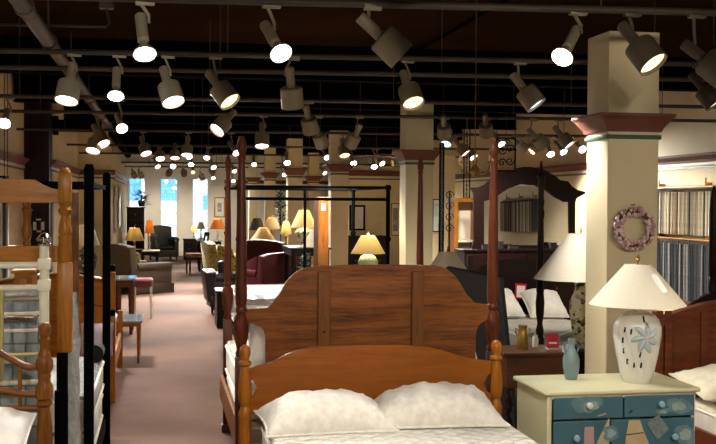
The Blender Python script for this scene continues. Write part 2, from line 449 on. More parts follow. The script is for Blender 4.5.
# columns
def column(pl, pr, Y, label, top=3.0):
    x0, x1 = PX(pl, Y), PX(pr, Y); w = x1 - x0
    e = thing('column', label, 'column', ((x0 + x1) / 2, Y + w / 2, 0), group='cream columns down the store')
    q = MB(); q.box((0, 0, top / 2), (w, w, top), bev=.006, seg=1); q.build('shaft', ccol, e)
    def ring(nm, prof, mat):
        q = MB(); rs = []
        for r, z in prof: rs.append([q.bm.verts.new(((w / 2 + r) * sx, (w / 2 + r) * sy, z)) for sx, sy in ((1, 1), (-1, 1), (-1, -1), (1, -1))])
        for A, B in zip(rs, rs[1:] + rs[:1]):
            for i in range(4): q.bm.faces.new((A[i], A[(i + 1) % 4], B[(i + 1) % 4], B[i]))
        q.build(nm, mat, e)
    ring('cornice', [(0, 2.275), (.015, 2.275), (.025, 2.30), (.07, 2.365), (.09, 2.385), (.09, 2.405), (0, 2.405)], brownband)
    ring('green_band', [(0, 2.222), (.012, 2.222), (.015, 2.238), (.012, 2.253), (0, 2.253)], greenband)
    q = MB(); q.box((0, 0, .06), (w + .03, w + .03, .12), bev=.005); q.build('plinth', creamtrim, e)
    return e
column(607.5, 658, 7.2, 'large cream column with pink wreath, nearest, behind the blue chest')
column(405.8, 433, 12.9, 'cream column behind right end of the big mahogany headboard, second nearest')
column(331, 348.5, 18.4, 'third nearest cream column, right of the tall orange panel')
column(287.8, 302.5, 21.0, 'cream column behind the large lit lamp with round body')
column(265, 275.5, 24.5, 'narrow far cream column just right of the mahogany bed post')
column(309, 319, 27.0, 'far cream column between two nearer columns, partly hidden')
column(249, 257.5, 29.5, 'farthest cream column near the far wall, right of bed posts')
column(381, 399.5, 27.0, 'short far cream column just left of the second nearest column', top=2.62)

# ceiling services
t = thing('round_duct', 'large grey-brown round duct running along ceiling at upper left', 'duct', (0, 0, 0))
p0 = at(30, 15, 8.3)
q = MB(); q.cyl((p0.x, 4.5, p0.z), (p0.x, 30, p0.z), .062, n=20); q.build('duct_pipe', ductm, t, True)
for y in (7.9, 9.6, 12, 15, 18, 22, 26): q = MB(); q.cyl((p0.x, y, p0.z), (p0.x, y + .07, p0.z), .075, n=20); q.cyl((p0.x, y + .035, p0.z + .07), (p0.x, y + .035, 3.6), .008, n=6); q.build('collar', ductm, t, True)
t = thing('ribbed_duct', 'black ribbed flexible duct along the left wall toward windows', 'duct', (0, 0, 0))
q = MB(); pts = [(-.86, 20 + i * .08, 2.98) for i in range(120)]
q.tube(pts, [.085 if i % 2 else .07 for i in range(120)], 12); q.build('hose', blackm, t)
q = MB(); q.box((-.86, 22, 3.33), (.02, .02, .54)); q.box((-.86, 27, 3.33), (.02, .02, .54)); q.build('hanger', blackm, t)
t = thing('sprinkler_pipe', 'thin horizontal sprinkler pipe with upright end at upper left', 'pipe', (0, 0, 0))
Y = 9.5; pa, pb, pc = at(0, 26, Y), at(109.5, 27, Y), at(106.5, 9, Y)
q = MB(); q.tube([(XL + .02, Y, pa.z), (pb.x - .03, Y, pb.z), (pb.x, Y, pb.z + .03), (pc.x, Y, pc.z)], .012, 8); q.build('pipe', pipem, t, True)
q = MB(); q.box((pc.x, Y, pc.z + .03), (.12, .1, .06), bev=.01); q.cyl((pc.x, Y, pc.z + .06), (pc.x, Y, 3.6), .012); q.build('junction_box', ductm, t)
t = thing('black_pipe', 'short black capped pipe beside the dark pilaster top', 'pipe', (0, 0, 0))
pa = at(60, 124, 18.0)
q = MB(); q.cyl((XL2 + .03, 18.4, pa.z), (-.98, 18.4, pa.z), .1, n=16); q.cyl((XL2, 18.4, pa.z), (XL2 + .08, 18.4, pa.z), .16, n=16); q.cyl((-1.05, 18.4, pa.z), (-1.05, 18.4, 3.6), .02, n=8); q.build('pipe', blackm, t, True)
# rigid conduit running toward the windows across the ceiling
t = thing('ceiling_conduit', 'dark conduit running back along the brown ceiling, upper middle', 'pipe', (0, 0, 0))
pa = atz(495, 8, 3.55); q = MB(); q.cyl((pa.x, 6, 3.56), (pa.x, 12.4, 3.56), .02, n=8); q.build('pipe', blackm, t, True)
# ================================================================ TRACK LIGHTS
# rail name: (Y, z)
RAILS = {'nearest': (5.67, 2.83), 'second': (8.0, 2.86), 'third': (9.0, 2.86), 'fourth': (10.9, 2.80), 'fifth': (12.75, 2.80), 'sixth': (16.0, 2.80), 'seventh': (19.95, 2.78), 'eighth': (23, 2.76), 'ninth': (27.8, 2.74), 'farthest': (30.6, 2.72)}
KR = -.0875
def raily(rail, x): return RAILS[rail][0] + KR * (x - .187 * RAILS[rail][0])
for nm, (y, z) in RAILS.items():
    x0 = XL + .05 if y < YJ else (XL2 + .05 if y < YJ2 else XL3 + .05)
    t = thing('lighting_rail', nm + ' ceiling lighting rail, a straight pipe hung across the store on rods', 'rail', (0, raily(nm, 0), 0), group='lighting rails')
    q = MB(); q.cyl((x0, KR * x0, z), (XR - .05, KR * (XR - .05), z), .021, n=10); q.build('rail_pipe', pipem, t, True)
    x = x0 + .7
    while x < XR:
        q = MB(); q.cyl((x, KR * x, z + .02), (x, KR * x, ZC), .005, n=6); q.build('hanger_rod', pipem, t); x += 1.9
POWER = 125
RMULT = {'nearest': 1.0, 'second': 1.2, 'third': 1.5, 'fourth': 1.7, 'fifth': 2.2, 'sixth': 2.6, 'seventh': 3.2, 'eighth': 3.6, 'ninth': 4.0, 'farthest': 4.5, 'overhead': .3, 'rear': 1.5}
def vec(yaw, pitch):
    """yaw 0 = away along the store, 90 = right, 180 = toward camera; pitch down positive (degrees)"""
    a, p = math.radians(yaw), math.radians(pitch)
    return Vector((math.sin(a) * math.cos(p), math.cos(a) * math.cos(p), -math.sin(p)))
# (px, py, rail, yaw, pitch, kind, face)   kind: can / bare
HEADS = [
 (144, 47, 'nearest', 170, 57, 'bare', 'hot'), (278, 48, 'nearest', 160, 42, 'bare', 'hot'), (392, 47, 'nearest', 95, 42, 'can', 'cool'),
 (565, 52, 'nearest', 225, 42, 'bare', 'hot'), (646, 55, 'nearest', 145, 50, 'can', 'warm'), (717, 69, 'nearest', 130, 40, 'can', 'warm'),
 (68, 92, 'second', 200, 68, 'can', 'pink'), (116, 91, 'second', 180, 55, 'bare', 'hot'), (171, 94, 'second', 150, 60, 'can', 'pink'), (225, 95, 'second', 130, 48, 'can', 'warm'),
 (292, 98, 'second', 20, 70, 'can', 'warm'), (411, 96, 'second', 165, 55, 'can', 'warm'), (531, 98, 'second', 120, 52, 'can', 'cool'), (710, 97, 'second', 125, 52, 'can', 'warm'),
 (625, 92, 'third', 348, 46, 'can', 'warm'),  # added head, unseen behind the column, to brighten the pencil-post bed pillows
 (5, 121, 'fourth', 180, 35, 'bare', 'hot'), (121, 126, 'fourth', 165, 35, 'bare', 'pink'), (221, 126, 'fourth', 235, 42, 'can', 'pink'), (310, 126, 'fourth', 30, 60, 'can', 'warm'),
 (262, 141, 'fifth', 185, 70, 'can', 'pink'), (321, 141, 'fifth', 40, 55, 'can', 'warm'), (352, 141, 'fifth', 320, 55, 'can', 'warm'), (444, 131, 'fifth', 18, 48, 'can', 'warm'), (486, 130, 'fifth', 22, 48, 'can', 'warm'),
 (94, 146, 'fifth', 200, 60, 'can', 'pink'), (101, 140, 'fifth', 140, 50, 'can', 'pink'), (541, 142, 'fifth', 80, 40, 'can', 'warm'), (566, 141, 'fifth', 125, 50, 'can', 'pink'),
 (344, 152, 'sixth', 170, 60, 'can', 'warm'), (447, 141, 'sixth', 215, 50, 'can', 'cool'), (500, 142, 'sixth', 150, 45, 'bare', 'hot'), (145, 150, 'sixth', 150, 58, 'can', 'pink'), (235, 151, 'sixth', 150, 40, 'bare', 'pink'),
 (187, 151, 'sixth', 185, 68, 'can', 'pink'), (522, 147, 'sixth', 85, 35, 'can', 'warm'), (534, 147, 'sixth', 70, 45, 'can', 'warm'), (463, 150, 'sixth', 120, 50, 'can', 'pink'),
 (160, 156, 'seventh', 170, 55, 'can', 'pink'), (175, 155, 'seventh', 180, 65, 'can', 'pink'), (189, 155, 'seventh', 180, 48, 'bare', 'hot'), (207, 156, 'seventh', 190, 50, 'bare', 'pink'), (326, 156, 'seventh', 160, 40, 'bare', 'pink'), (353, 162, 'seventh', 170, 40, 'bare', 'hot'),
 (287, 161, 'seventh', 180, 48, 'bare', 'hot'), (374, 165, 'seventh', 180, 48, 'bare', 'hot'), (381, 162, 'seventh', 150, 40, 'bare', 'pink'), (472, 155, 'seventh', 150, 50, 'can', 'pink'), (550, 152, 'sixth', 180, 48, 'bare', 'hot'), (562, 150, 'sixth', 160, 40, 'bare', 'hot'), (581, 148, 'sixth', 170, 30, 'bare', 'hot'),
 (157, 165, 'eighth', 150, 50, 'bare', 'pink'), (173, 165, 'eighth', 180, 40, 'bare', 'hot'), (191, 163, 'eighth', 180, 48, 'bare', 'hot'), (213, 166, 'eighth', 160, 40, 'bare', 'pink'), (254, 163, 'eighth', 180, 45, 'bare', 'pink'), (359, 171, 'eighth', 150, 45, 'bare', 'warm'), (378, 172, 'eighth', 160, 45, 'bare', 'hot'), (284, 173, 'eighth', 160, 45, 'bare', 'pink'), (394, 168, 'eighth', 30, 45, 'can', 'warm'),
 (169, 173, 'ninth', 350, 25, 'can', 'warm'), (184, 173, 'ninth', 5, 25, 'can', 'warm'), (193, 171, 'ninth', 180, 40, 'bare', 'warm'), (234, 170, 'ninth', 160, 40, 'bare', 'pink'), (212, 171, 'ninth', 15, 22, 'can', 'warm'), (311, 171, 'ninth', 180, 40, 'bare', 'pink'), (324, 172, 'ninth', 150, 40, 'bare', 'pink'),
 (213, 177, 'farthest', 170, 45, 'bare', 'pink'), (233, 180, 'farthest', 170, 45, 'bare', 'pink'), (202, 177, 'farthest', 20, 38, 'can', 'warm'), (134, 175, 'farthest', 15, 40, 'can', 'warm'), (141, 175, 'farthest', 20, 40, 'can', 'warm'),
]
ORD = ['first', 'second', 'third', 'fourth', 'fifth', 'sixth', 'seventh', 'eighth', 'ninth', 'tenth', 'eleventh', 'twelfth', 'thirteenth']
byrail = {}
for h in HEADS: byrail.setdefault(h[2], []).append(h)
LENS = {'hot': lens_hot, 'cool': lens_cool, 'warm': lens_warm, 'pink': lens_pink}
def head(px, py, rail, yaw, pitch, kind, face, label, power=POWER, P=None):
    y, zr = RAILS[rail]
    d = vec(yaw, pitch)
    if P is None:
        P = at(px, py, y + .15 * d.y)
        for _ in range(4): P = at(px, py, raily(rail, P.x - .15 * d.x) + .15 * d.y)
    A = P - d * .17
    R3 = d.to_track_quat('Z', 'Y').to_matrix()
    t = thing('track_light', label, 'spotlight', P, group='track lights hung on the ceiling rails')
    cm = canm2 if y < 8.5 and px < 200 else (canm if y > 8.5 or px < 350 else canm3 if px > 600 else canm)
    if kind == 'can':
        q = MB(); q.lathe([(.02, -.085), (.072, -.084), (.082, -.078), (.085, -.068), (.087, .075), (.082, .075), (.078, .05), (.02, .045)], n=24, M=R3); q.build('can', cm, t, True)
        q = MB(); q.lathe([(.0775, .056), (.05, .063), (.02, .066)], n=24, M=R3); q.build('lamp_face', LENS[face], t, True)
    else:
        q = MB(); q.lathe([(.018, -.04), (.022, -.01), (.045, .02), (.06, .038), (.062, .05), (.058, .05)], n=20, M=R3); q.build('bulb_shell', cm, t, True)
        q = MB(); q.lathe([(.057, .049), (.045, .06), (.02, .068)], n=20, M=R3); q.build('lamp_face', LENS[face], t, True)
    q = MB(); q.lathe([(.028, -.24), (.033, -.235), (.033, -.08), (.026, -.078)] if kind == 'can' else [(.026, -.22), (.031, -.215), (.031, -.045), (.022, -.035)], n=14, M=R3); q.build('stem', cm, t, True)
    a = A - P
    q = MB(); top = Vector((a.x, a.y, zr - P.z - .03))
    off = R3 @ Vector((.04, 0, 0)); 
    q.tube([a + off, Vector((a.x + off.x, a.y + off.y, max(a.z + .02, 0) + .02)), top] if top.z > a.z + .03 else [a + off, a + off + Vector((0, 0, .03))], .010, 8)
    q.box((top.x + .02, top.y, top.z + .015), (.1, .04, .035), bev=.004); q.build('bracket', cm, t, True)
    L = bpy.data.lights.new('spot_beam', 'SPOT'); L.energy = power * RMULT[rail] * (.2 if rail in ('ninth', 'farthest') and d.y > 0 else 1); L.spot_size = math.radians(82); L.spot_blend = .75; L.shadow_soft_size = .05
    L.color = (1, .99, .97) if face == 'cool' else (1, .91, .78) if face == 'warm' else (1, .95, .87)
    lo = bpy.data.objects.new('spot_beam', L); COL.objects.link(lo); lo.parent = t
    lo.location = d * .085; lo.rotation_euler = (-d).to_track_quat('Z', 'Y').to_euler()
    return t
for rail, hs in byrail.items():
    for i, h in enumerate(sorted(hs)):
        look = {'hot': 'bare reflector bulb glaring at the camera', 'pink': 'glowing spotlight tilted down', 'cool': 'can spotlight with bluish face', 'warm': 'can spotlight with dim yellowish face'}[h[6]]
        if h[5] == 'can' and h[3] < 91 or h[3] > 270: look = 'dark can spotlight pointing away'
        if h[5] == 'bare' and h[6] != 'hot': look = 'small glowing reflector bulb'
        head(*h, '%s, %s from left on the %s rail' % (look, ORD[i], rail))
# the rest of the same lighting, over and behind the photographer
RAILS['overhead'] = (3.2, 2.83); RAILS['rear'] = (0.6, 2.83)
for nm in ('overhead', 'rear'):
    y, z = RAILS[nm]
    t = thing('lighting_rail', nm + ' lighting rail out of the photograph, above the front beds', 'rail', (0, y, 0), group='lighting rails')
    q = MB(); q.cyl((XL + .05, 0, z), (XR - .05, 0, z), .021, n=10); q.build('rail_pipe', pipem, t, True)
for i, (x, rail, yaw, pitch) in enumerate([(-1.2, 'overhead', 350, 45), (.2, 'overhead', 20, 50), (1.1, 'overhead', 10, 48), (2.0, 'overhead', 0, 50), (3.2, 'overhead', 10, 45), (4.4, 'overhead', 20, 50), (-.8, 'rear', 348, 22), (.9, 'rear', 8, 16), (2.6, 'rear', 10, 14), (4.6, 'rear', 15, 16), (6.0, 'rear', 30, 16)]):
    y, z = RAILS[rail]
    head(0, 0, rail, yaw, pitch, 'can', 'warm', '%s spotlight from left on the %s rail outside the photograph' % (ORD[i % 6], rail), P=Vector((x, y + .15 * vec(yaw, pitch).y, z - .3)))

# ================================================================ DAYLIGHT AND STREET
w = bpy.data.worlds.new('world'); SC.world = w; w.use_nodes = True
nt = w.node_tree; bg = nt.nodes['Background']
sky = nt.nodes.new('ShaderNodeTexSky'); sky.sky_type = 'HOSEK_WILKIE'; sky.sun_direction = (.2, -.6, .7); sky.turbidity = 3
nt.links.new(sky.outputs[0], bg.inputs[0]); bg.inputs[1].default_value = 5
S = bpy.data.lights.new('sun', 'SUN'); S.energy = 9; S.angle = .01
so = bpy.data.objects.new('sun', S); COL.objects.link(so); so.rotation_euler = Vector((-.2, -.6, .75)).to_track_quat('Z', 'Y').to_euler(); so.location = (0, 30, 20)
t = thing('street_building', 'pale building with blue glazing across the street outside the windows', 'building', (-2, 52, 0))
q = MB(); q.box((0, 3, 6), (30, 6, 12)); q.build('facade', facadew, t)
for xa, xb, za, zb in ((-1.65, -.9, 1.75, 4.2), (-.05, 1.05, 1.75, 4.2), (2.02, 2.4, 1.3, 2.0), (-4.6, -3.5, 1.75, 4.2), (-7, -5.9, 1.75, 4.2), (4, 5.1, 1.75, 4.2), (6.4, 7.5, 1.75, 4.2), (-4.6, -3.5, 6, 8.5), (-1.65, -.5, 6, 8.5), (1, 2.1, 6, 8.5), (4, 5.1, 6, 8.5)):
    q = MB(); q.box(((xa + xb) / 2 + 2, -.03, (za + zb) / 2), (xb - xa, .06, zb - za)); q.build('street_window', facadeb, t)
q = MB(); q.box((0, -8, -.1), (60, 40, .2)); o = q.build('pavement', facadew, None, loc=(0, 54.5, -.05)); tag(o, 'sunlit pale pavement outside the far windows', 'pavement')
# ================================================================ FURNITURE HELPERS
def pillow(name, label, loc, rot, w, d, h, mat, seed=0, group='bed pillows', flat=.75, ex=.55):
    n, mN = 26, 18
    bm = bmesh.new(); top = []; bot = []
    for j in range(mN + 1):
        rt, rb = [], []
        for i in range(n + 1):
            u = -1 + 2 * i / n; v_ = -1 + 2 * j / mN
            e = max(0, (1 - abs(u) ** 2.6)) ** ex * max(0, (1 - abs(v_) ** 2.6)) ** ex
            pin = 1 - .10 * (u * u) * (1 - abs(v_)) * 0 - .06 * (1 - u * u) * (abs(v_) ** 3) - 0
            pin2 = 1 - .07 * (1 - v_ * v_) * (abs(u) ** 3)
            x = u * w / 2 * pin2; y = v_ * d / 2 * pin
            nz = noise.noise(Vector((x * 7 + seed, y * 7, seed))) * .022 + abs(noise.noise(Vector((math.atan2(v_, abs(u) - 1.05) * 5, seed, (u > 0) * 7)))) * .02 * abs(u) + noise.noise(Vector((x * 22, y * 9 + seed, 3))) * .016
            zz = h / 2 * e
            edge = max(abs(u), abs(v_))
            k = min(1, e * 2)
            rt.append(bm.verts.new((x, y, zz + nz * k + .004))); rb.append(bm.verts.new((x, y, -zz * flat - .004)))
        top.append(rt); bot.append(rb)
    for j in range(mN):
        for i in range(n):
            bm.faces.new((top[j][i], top[j][i + 1], top[j + 1][i + 1], top[j + 1][i]))
            bm.faces.new((bot[j][i], bot[j + 1][i], bot[j + 1][i + 1], bot[j][i + 1]))
    for i in range(n):
        for A, B, r in ((top[0], bot[0], 1), (top[-1], bot[-1], 0)): bm.faces.new((A[i], B[i], B[i + 1], A[i + 1]))
    for j in range(mN):
        for k in (0, -1): bm.faces.new((top[j][k], top[j + 1][k], bot[j + 1][k], bot[j][k]))
    q = MB(); q.bm.free(); q.bm = bm
    t = q.build(name, mat, None, 'all'); t.location = loc; t.rotation_euler = rot
    tag(t, label, 'pillow', group)
    s = MB(); P = []
    for u, v_ in [(-1 + 2 * i / 20, -1) for i in range(20)] + [(1, -1 + 2 * i / 14) for i in range(14)] + [(1 - 2 * i / 20, 1) for i in range(20)] + [(-1, 1 - 2 * i / 14) for i in range(14)]:
        P.append((u * w / 2 * (1 - .07 * (1 - v_ * v_) * abs(u) ** 3), v_ * d / 2 * (1 - .06 * (1 - u * u) * abs(v_) ** 3), 0))
    s.tube(P, .007, 6, True); s.build('edge_welt', mat, t, True)
    return t
def mattress(label, c, w, l, h, rz=0, mt=None, ms=None, group='mattresses on the beds', cat='mattress', name='mattress'):
    t = thing(name, label, cat, (c[0], c[1], c[2]), rz, group)
    q = MB(); q.box((0, 0, h / 2), (w - .012, l - .012, h - .05), bev=.03, seg=3); q.build('border', ms or mattside, t, True)
    q = MB(); q.box((0, 0, h - .022), (w - .02, l - .02, .05), bev=.022, seg=3); q.build('quilted_top', mt or mattm, t, True)
    for z in (h - .035, .03):
        q = MB(); a, b_ = w / 2 - .004, l / 2 - .004; r = .05
        P = []
        for cx, cy, a0 in ((a - r, b_ - r, 0), (-a + r, b_ - r, 90), (-a + r, -b_ + r, 180), (a - r, -b_ + r, 270)):
            for k in range(5): an = math.radians(a0 + 22.5 * k); P.append((cx + r * math.cos(an), cy + r * math.sin(an), z))
        q.tube(P, .010, 6, True); q.build('piping', pipingm, t, True)
    return t
def lamp(label, px, Y, ytop, ybot, ht, hb, ybase, prof, bmat, smat, lit=0, harp=True, group='table lamps', pyc=None, n=28, extra=None, finial=True):
    c = at(px, ybot, Y); ht = (PX(px + ht, Y) - PX(px - ht, Y)) / 2; hb = (PX(px + hb, Y) - PX(px - hb, Y)) / 2
    zt, zb, z0 = PZ(px, ytop, Y), PZ(px, ybot, Y), PZ(px, ybase, Y) if ybase > 3 else ybase
    t = thing('table_lamp', label, 'lamp', (c.x, Y, z0), group=group)
    zt -= z0; zb -= z0
    q = MB(); q.lathe([(hb, zb), (ht, zt), (ht - .004, zt), (hb - .004, zb), (hb, zb)], n=40, capb=False, capt=False); q.build('lamp_shade', smat, t, True)
    body = zb * .99
    q = MB(); q.lathe([(r, z * body) for r, z in prof], n=n); q.build('lamp_base', bmat, t, True)
    q = MB(); q.cyl((0, 0, body), (0, 0, zt + .015), .005, n=8)
    for a in (0, PI / 2): q.cyl((0, 0, zt - .006), (ht * math.cos(a), ht * math.sin(a), zt - .006), .002, n=6); q.cyl((0, 0, zt - .006), (-ht * math.cos(a), -ht * math.sin(a), zt - .006), .002, n=6)
    q.cyl((0, 0, body), (0, 0, body + .05), .015); q.build('lamp_harp', brass, t)
    if finial: q = MB(); q.lathe([(.004, zt + .01), (.012, zt + .022), (.006, zt + .034), (.009, zt + .042), (.002, zt + .052)], n=12); q.build('finial', brass, t, True)
    q = MB(); q.ball((0, 0, body + .085), .028, (1, 1, 1.25)); q.build('bulb', bulbm if lit else whitep, t, True)
    if lit:
        L = bpy.data.lights.new('bulb_light', 'POINT'); L.energy = lit; L.color = (1, .86, .64); L.shadow_soft_size = .04
        o = bpy.data.objects.new('bulb_light', L); COL.objects.link(o); o.parent = t; o.location = (0, 0, (body + .085 + zt) / 2 + .02)
    return t
GINGER = [(.06, 0), (.07, .03), (.065, .06), (.1, .25), (.13, .5), (.125, .68), (.08, .84), (.04, .92), (.03, 1)]
URN = [(.07, 0), (.07, .06), (.03, .12), (.03, .2), (.07, .45), (.08, .62), (.05, .8), (.02, .9), (.02, 1)]
STICK = [(.07, 0), (.07, .04), (.02, .08), (.018, .3), (.03, .4), (.018, .5), (.02, .8), (.03, .88), (.015, 1)]
def table(label, name, x0, x1, y0, y1, zt, mat, top=None, leg=.045, cat='table', apron=.09, group=None, z0=0, shelf=False, twist=False, legmat=None):
    t = thing(name, label, cat, ((x0 + x1) / 2, (y0 + y1) / 2, z0), group=group)
    w, d, h = x1 - x0, y1 - y0, zt - z0
    q = MB(); q.box((0, 0, h - .0125), (w, d, .025), bev=.006); q.build('table_top', top or mat, t)
    q = MB(); a = w / 2 - .03; c = d / 2 - .03; zz = h - .025 - apron / 2
    q.box((0, -c + .01, zz), (2 * a, .02, apron)); q.box((0, c - .01, zz), (2 * a, .02, apron)); q.box((-a + .01, 0, zz), (.02, 2 * c - .04, apron)); q.box((a - .01, 0, zz), (.02, 2 * c - .04, apron)); q.build('apron', mat, t)
    for sx in (-1, 1):
        for sy in (-1, 1):
            q = MB(); X, Yy = sx * (a - leg / 2), sy * (c - leg / 2); lh = h - .025 - apron * .3
            if twist:
                N = 60; q.lathe([(leg / 2 * (1.0), lh * k / N) for k in range(N + 1)], (X, Yy, 0), 12, rfun=lambda an, z: .72 + .34 * math.sin(an * 2 + z * 42))
            else: q.lathe([(leg * .36, 0), (leg * .55, lh * .6), (leg * .6, lh)], (X, Yy, 0), 8)
            q.build('leg', legmat or mat, t, True)
    if shelf: q = MB(); q.box((0, 0, h * .3), (w - .1, d - .1, .02)); q.build('shelf', mat, t)
    return t
def cabinet(label, name, x0, x1, y0, y1, zt, mat, cat, rows=3, cols=1, group=None, knob=brass, z0=0, topmat=None):
    t = thing(name, label, cat, ((x0 + x1) / 2, (y0 + y1) / 2, z0), group=group)
    w, d, h = x1 - x0, y1 - y0, zt - z0
    q = MB(); q.box((0, .01, (h - .03) / 2 + .0), (w - .04, d - .03, h - .03)); q.build('carcass', mat, t)
    q = MB(); q.box((0, 0, h - .015), (w, d, .03), bev=.008); q.build('top_board', topmat or mat, t)
    for r in range(rows):
        for c in range(cols):
            rh = (h - .14) / rows; cw = (w - .1) / cols
            zc = .08 + rh * (r + .5); xc = -(w - .1) / 2 + cw * (c + .5)
            q = MB(); q.box((xc, -d / 2 + .012, zc), (cw - .015, .02, rh - .015), bev=.004); dr = q.build('drawer', mat, t)
            q = MB(); q.ball((xc, -d / 2 - .012, zc), .014); q.build('knob', knob, dr, True)
    return t
def armchair(label, x, y, rz, w, d, h, seat, mat, cushmat=None, wing=False, name='armchair', cat='armchair', group=None, legmat=None, skirt=False, cush=True):
    """local frame: the chair faces -Y"""
    t = thing(name, label, cat, (x, y, 0), rz, group)
    aw = .16
    b0 = .02 if skirt else .12
    q = MB(); q.box((0, .02, (b0 + seat * .72) / 2), (w - .04, d - .06, seat * .72 - b0), bev=.03, seg=3); q.build('seat_base', mat, t, True)
    q = MB(); q.box((0, -.04, seat * .86), (w - 2 * aw, d - .24, seat * .26), bev=.05, seg=3); q.build('seat_cushion', cushmat or mat, t, True)
    q = MB()
    prof = [(-w / 2 + .03, seat * .5)] + [(-w / 2 + .03 + (w - .06) * k / 10, h - .05 * abs(k / 5 - 1) ** 2) for k in range(11)] + [(w / 2 - .03, seat * .5)]
    q.prism(prof, d / 2 - .17, d / 2 - .0, Matrix(((1, 0, 0, 0), (0, 1, .12, 0), (0, 0, 1, 0), (0, 0, 0, 1))), bev=.03)
    q.build('backrest', mat, t, True)
    for s in (-1, 1):
        q = MB(); X = s * (w / 2 - aw / 2); q.box((X, 0, (b0 + seat * 1.35) / 2), (aw * .8, d - .1, seat * 1.35 - b0), bev=.03, seg=2)
        q.cyl((X, -d / 2 + .06, seat * 1.35), (X, d / 2 - .1, seat * 1.35), aw / 2, n=14)
        if wing: q.prism([(-d / 2 + .35, seat * 1.3), (-d / 2 + .4, h - .15), (d / 2 - .1, h - .05), (d / 2 - .1, seat * 1.3)], X - .05, X + .05, Matrix(((0, 1, 0, 0), (1, 0, 0, 0), (0, 0, 1, 0), (0, 0, 0, 1))), bev=.02)
        q.build('armrest', mat, t, True)
        for sy in (-1, 1): 
            if not skirt: q = MB(); q.lathe([(.018, 0), (.03, b0 + .02)], (s * (w / 2 - .08), sy * (d / 2 - .1), 0), 8); q.build('leg', legmat or darkwz, t, True)
    if skirt: q = MB(); q.box((0, .0, .09), (w, d - .02, .17), bev=.01); q.build('skirt', mat, t)
    if cush: 
        q = MB(); q.box((0, d / 2 - .24, seat + .21), (w - 2 * aw - .02, .14, .4), rot=(-.15, 0, 0), bev=.06, seg=3); q.build('back_cushion', cushmat or mat, t, True)
    return t
def turned_post(q, segs, c, n=20):
    q.lathe(segs, c, n)
def poly(pts, Y): return [(at(x, y, Y).x, at(x, y, Y).z) for x, y in pts]
def loc(pts, ox, oz=0): return [(x - ox, z - oz) for x, z in pts]
# ================================================================ ORANGE MAPLE BED (front)
Y = 5.75
cx = PX(371, Y); pl, pr = PX(245, Y, 380), PX(496, Y, 380)
bed = thing('maple_bed', 'orange maple bed nearest the camera, low arched headboard with knob posts', 'bed', (cx, Y, 0), group='beds on display')
top = [(249, 414), (249, 398), (254, 396.5), (258, 388), (254, 379.5), (249, 378.5), (249, 368), (258, 365), (264, 363.5), (271, 362), (277, 360), (286, 354), (298, 349.5), (318, 346.3), (345, 345), (372, 344.5), (400, 344.6), (423, 346), (443, 350.3), (455, 354.5), (464, 357.6), (474, 359), (480, 359.8), (491, 361), (491, 373), (486, 375), (482, 383.5), (486, 392), (491, 393), (491, 408)]
q = MB(); q.prism(loc(poly(top, Y), cx), -.014, .014, bev=.005); q.build('headboard_panel', orangew, bed, True)
for X in (pl, pr):
    q = MB(); q.lathe([(.031, 0), (.034, .40), (.034, .585), (.037, .60), (.029, .62), (.023, .645), (.031, .66), (.037, .70), (.036, .76), (.028, .83), (.023, .86), (.034, .872), (.033, .885), (.022, .895), (.022, .905), (.029, .92), (.031, .94), (.027, .962), (.012, .976)], (X - cx, 0, 0), 20)
    q.build('headboard_post', orangewz, bed, True)
L = 1.98
for s, X in ((-1, pl), (1, pr)):
    q = MB(); q.box((X - cx, -L / 2, .34), (.025, L - .08, .13), bev=.004); q.build('side_rail', orangew, bed)
    q = MB(); q.lathe([(.03, 0), (.033, .4), (.02, .52), (.03, .56), (.01, .6)], (X - cx, -L, 0), 16); q.build('footboard_post', orangewz, bed, True)
q = MB(); q.box((0, -L, .4), (pr - pl - .05, .025, .16), bev=.005); q.build('footboard_panel', orangew, bed)
mx0, mx1 = PX(262, 5.6, 425), PX(498, 5.6, 420)
mattress('box spring under the front orange maple bed mattress', ((mx0 + mx1) / 2, Y - .06 - .95, .2), mx1 - mx0 - .02, 1.86, .16, name='box_spring', cat='box spring', group=None)
mattress('white quilted mattress on the orange maple bed in the foreground', ((mx0 + mx1) / 2, Y - .06 - .95, .362), mx1 - mx0, 1.88, .22, ms=white_sheet)
P = at(326, 409, 5.42); pillow('pillow', 'left white damask pillow on the orange maple bed', (P.x, 5.45, .612), (.10, .0, .05), .68, .44, .31, pillowm, 1, flat=.12, ex=.7)
P = at(437, 404, 5.42); pillow('pillow', 'right white damask pillow on the orange maple bed', (P.x + .01, 5.49, .62), (.12, .0, -.04), .70, .43, .31, pillowm, 5, flat=.12, ex=.7)

# ================================================================ MAHOGANY FOUR POSTER
Y = 6.12; Y2 = 8.08
nl, nr = PX(241.5, Y), PX(493.5, Y); fl, fr = PX(228, Y2), PX(420.3, Y2)
cx = (nl + nr) / 2
bed = thing('four_poster_bed', 'mahogany four-poster bed seen from behind its shaped headboard, left of the large column', 'bed', (cx, Y, 0), group='beds on display')
top = [(266, 420), (266, 336), (264.5, 330), (260, 325.5), (252, 322.5), (244, 322), (244, 308.8), (268, 308.7), (272, 305), (274, 300), (277, 296), (281, 292.5), (282.3, 288), (286, 281.5), (293, 274), (299, 270), (306, 267.6), (321, 265.8), (345, 265), (372, 264.6), (400, 264.6), (412, 264.8), (435.6, 265.3), (447, 269), (455, 276), (459, 282), (463, 290), (466, 294), (470, 298), (473.5, 303), (480, 304.4), (494, 304.4), (494, 318), (486, 319), (479, 323), (475.5, 329), (475, 336), (475, 420)]
q = MB(); q.prism(loc(poly(top, Y), cx), -.013, .013, bev=.004); q.build('headboard_panel', mahog, bed, True)
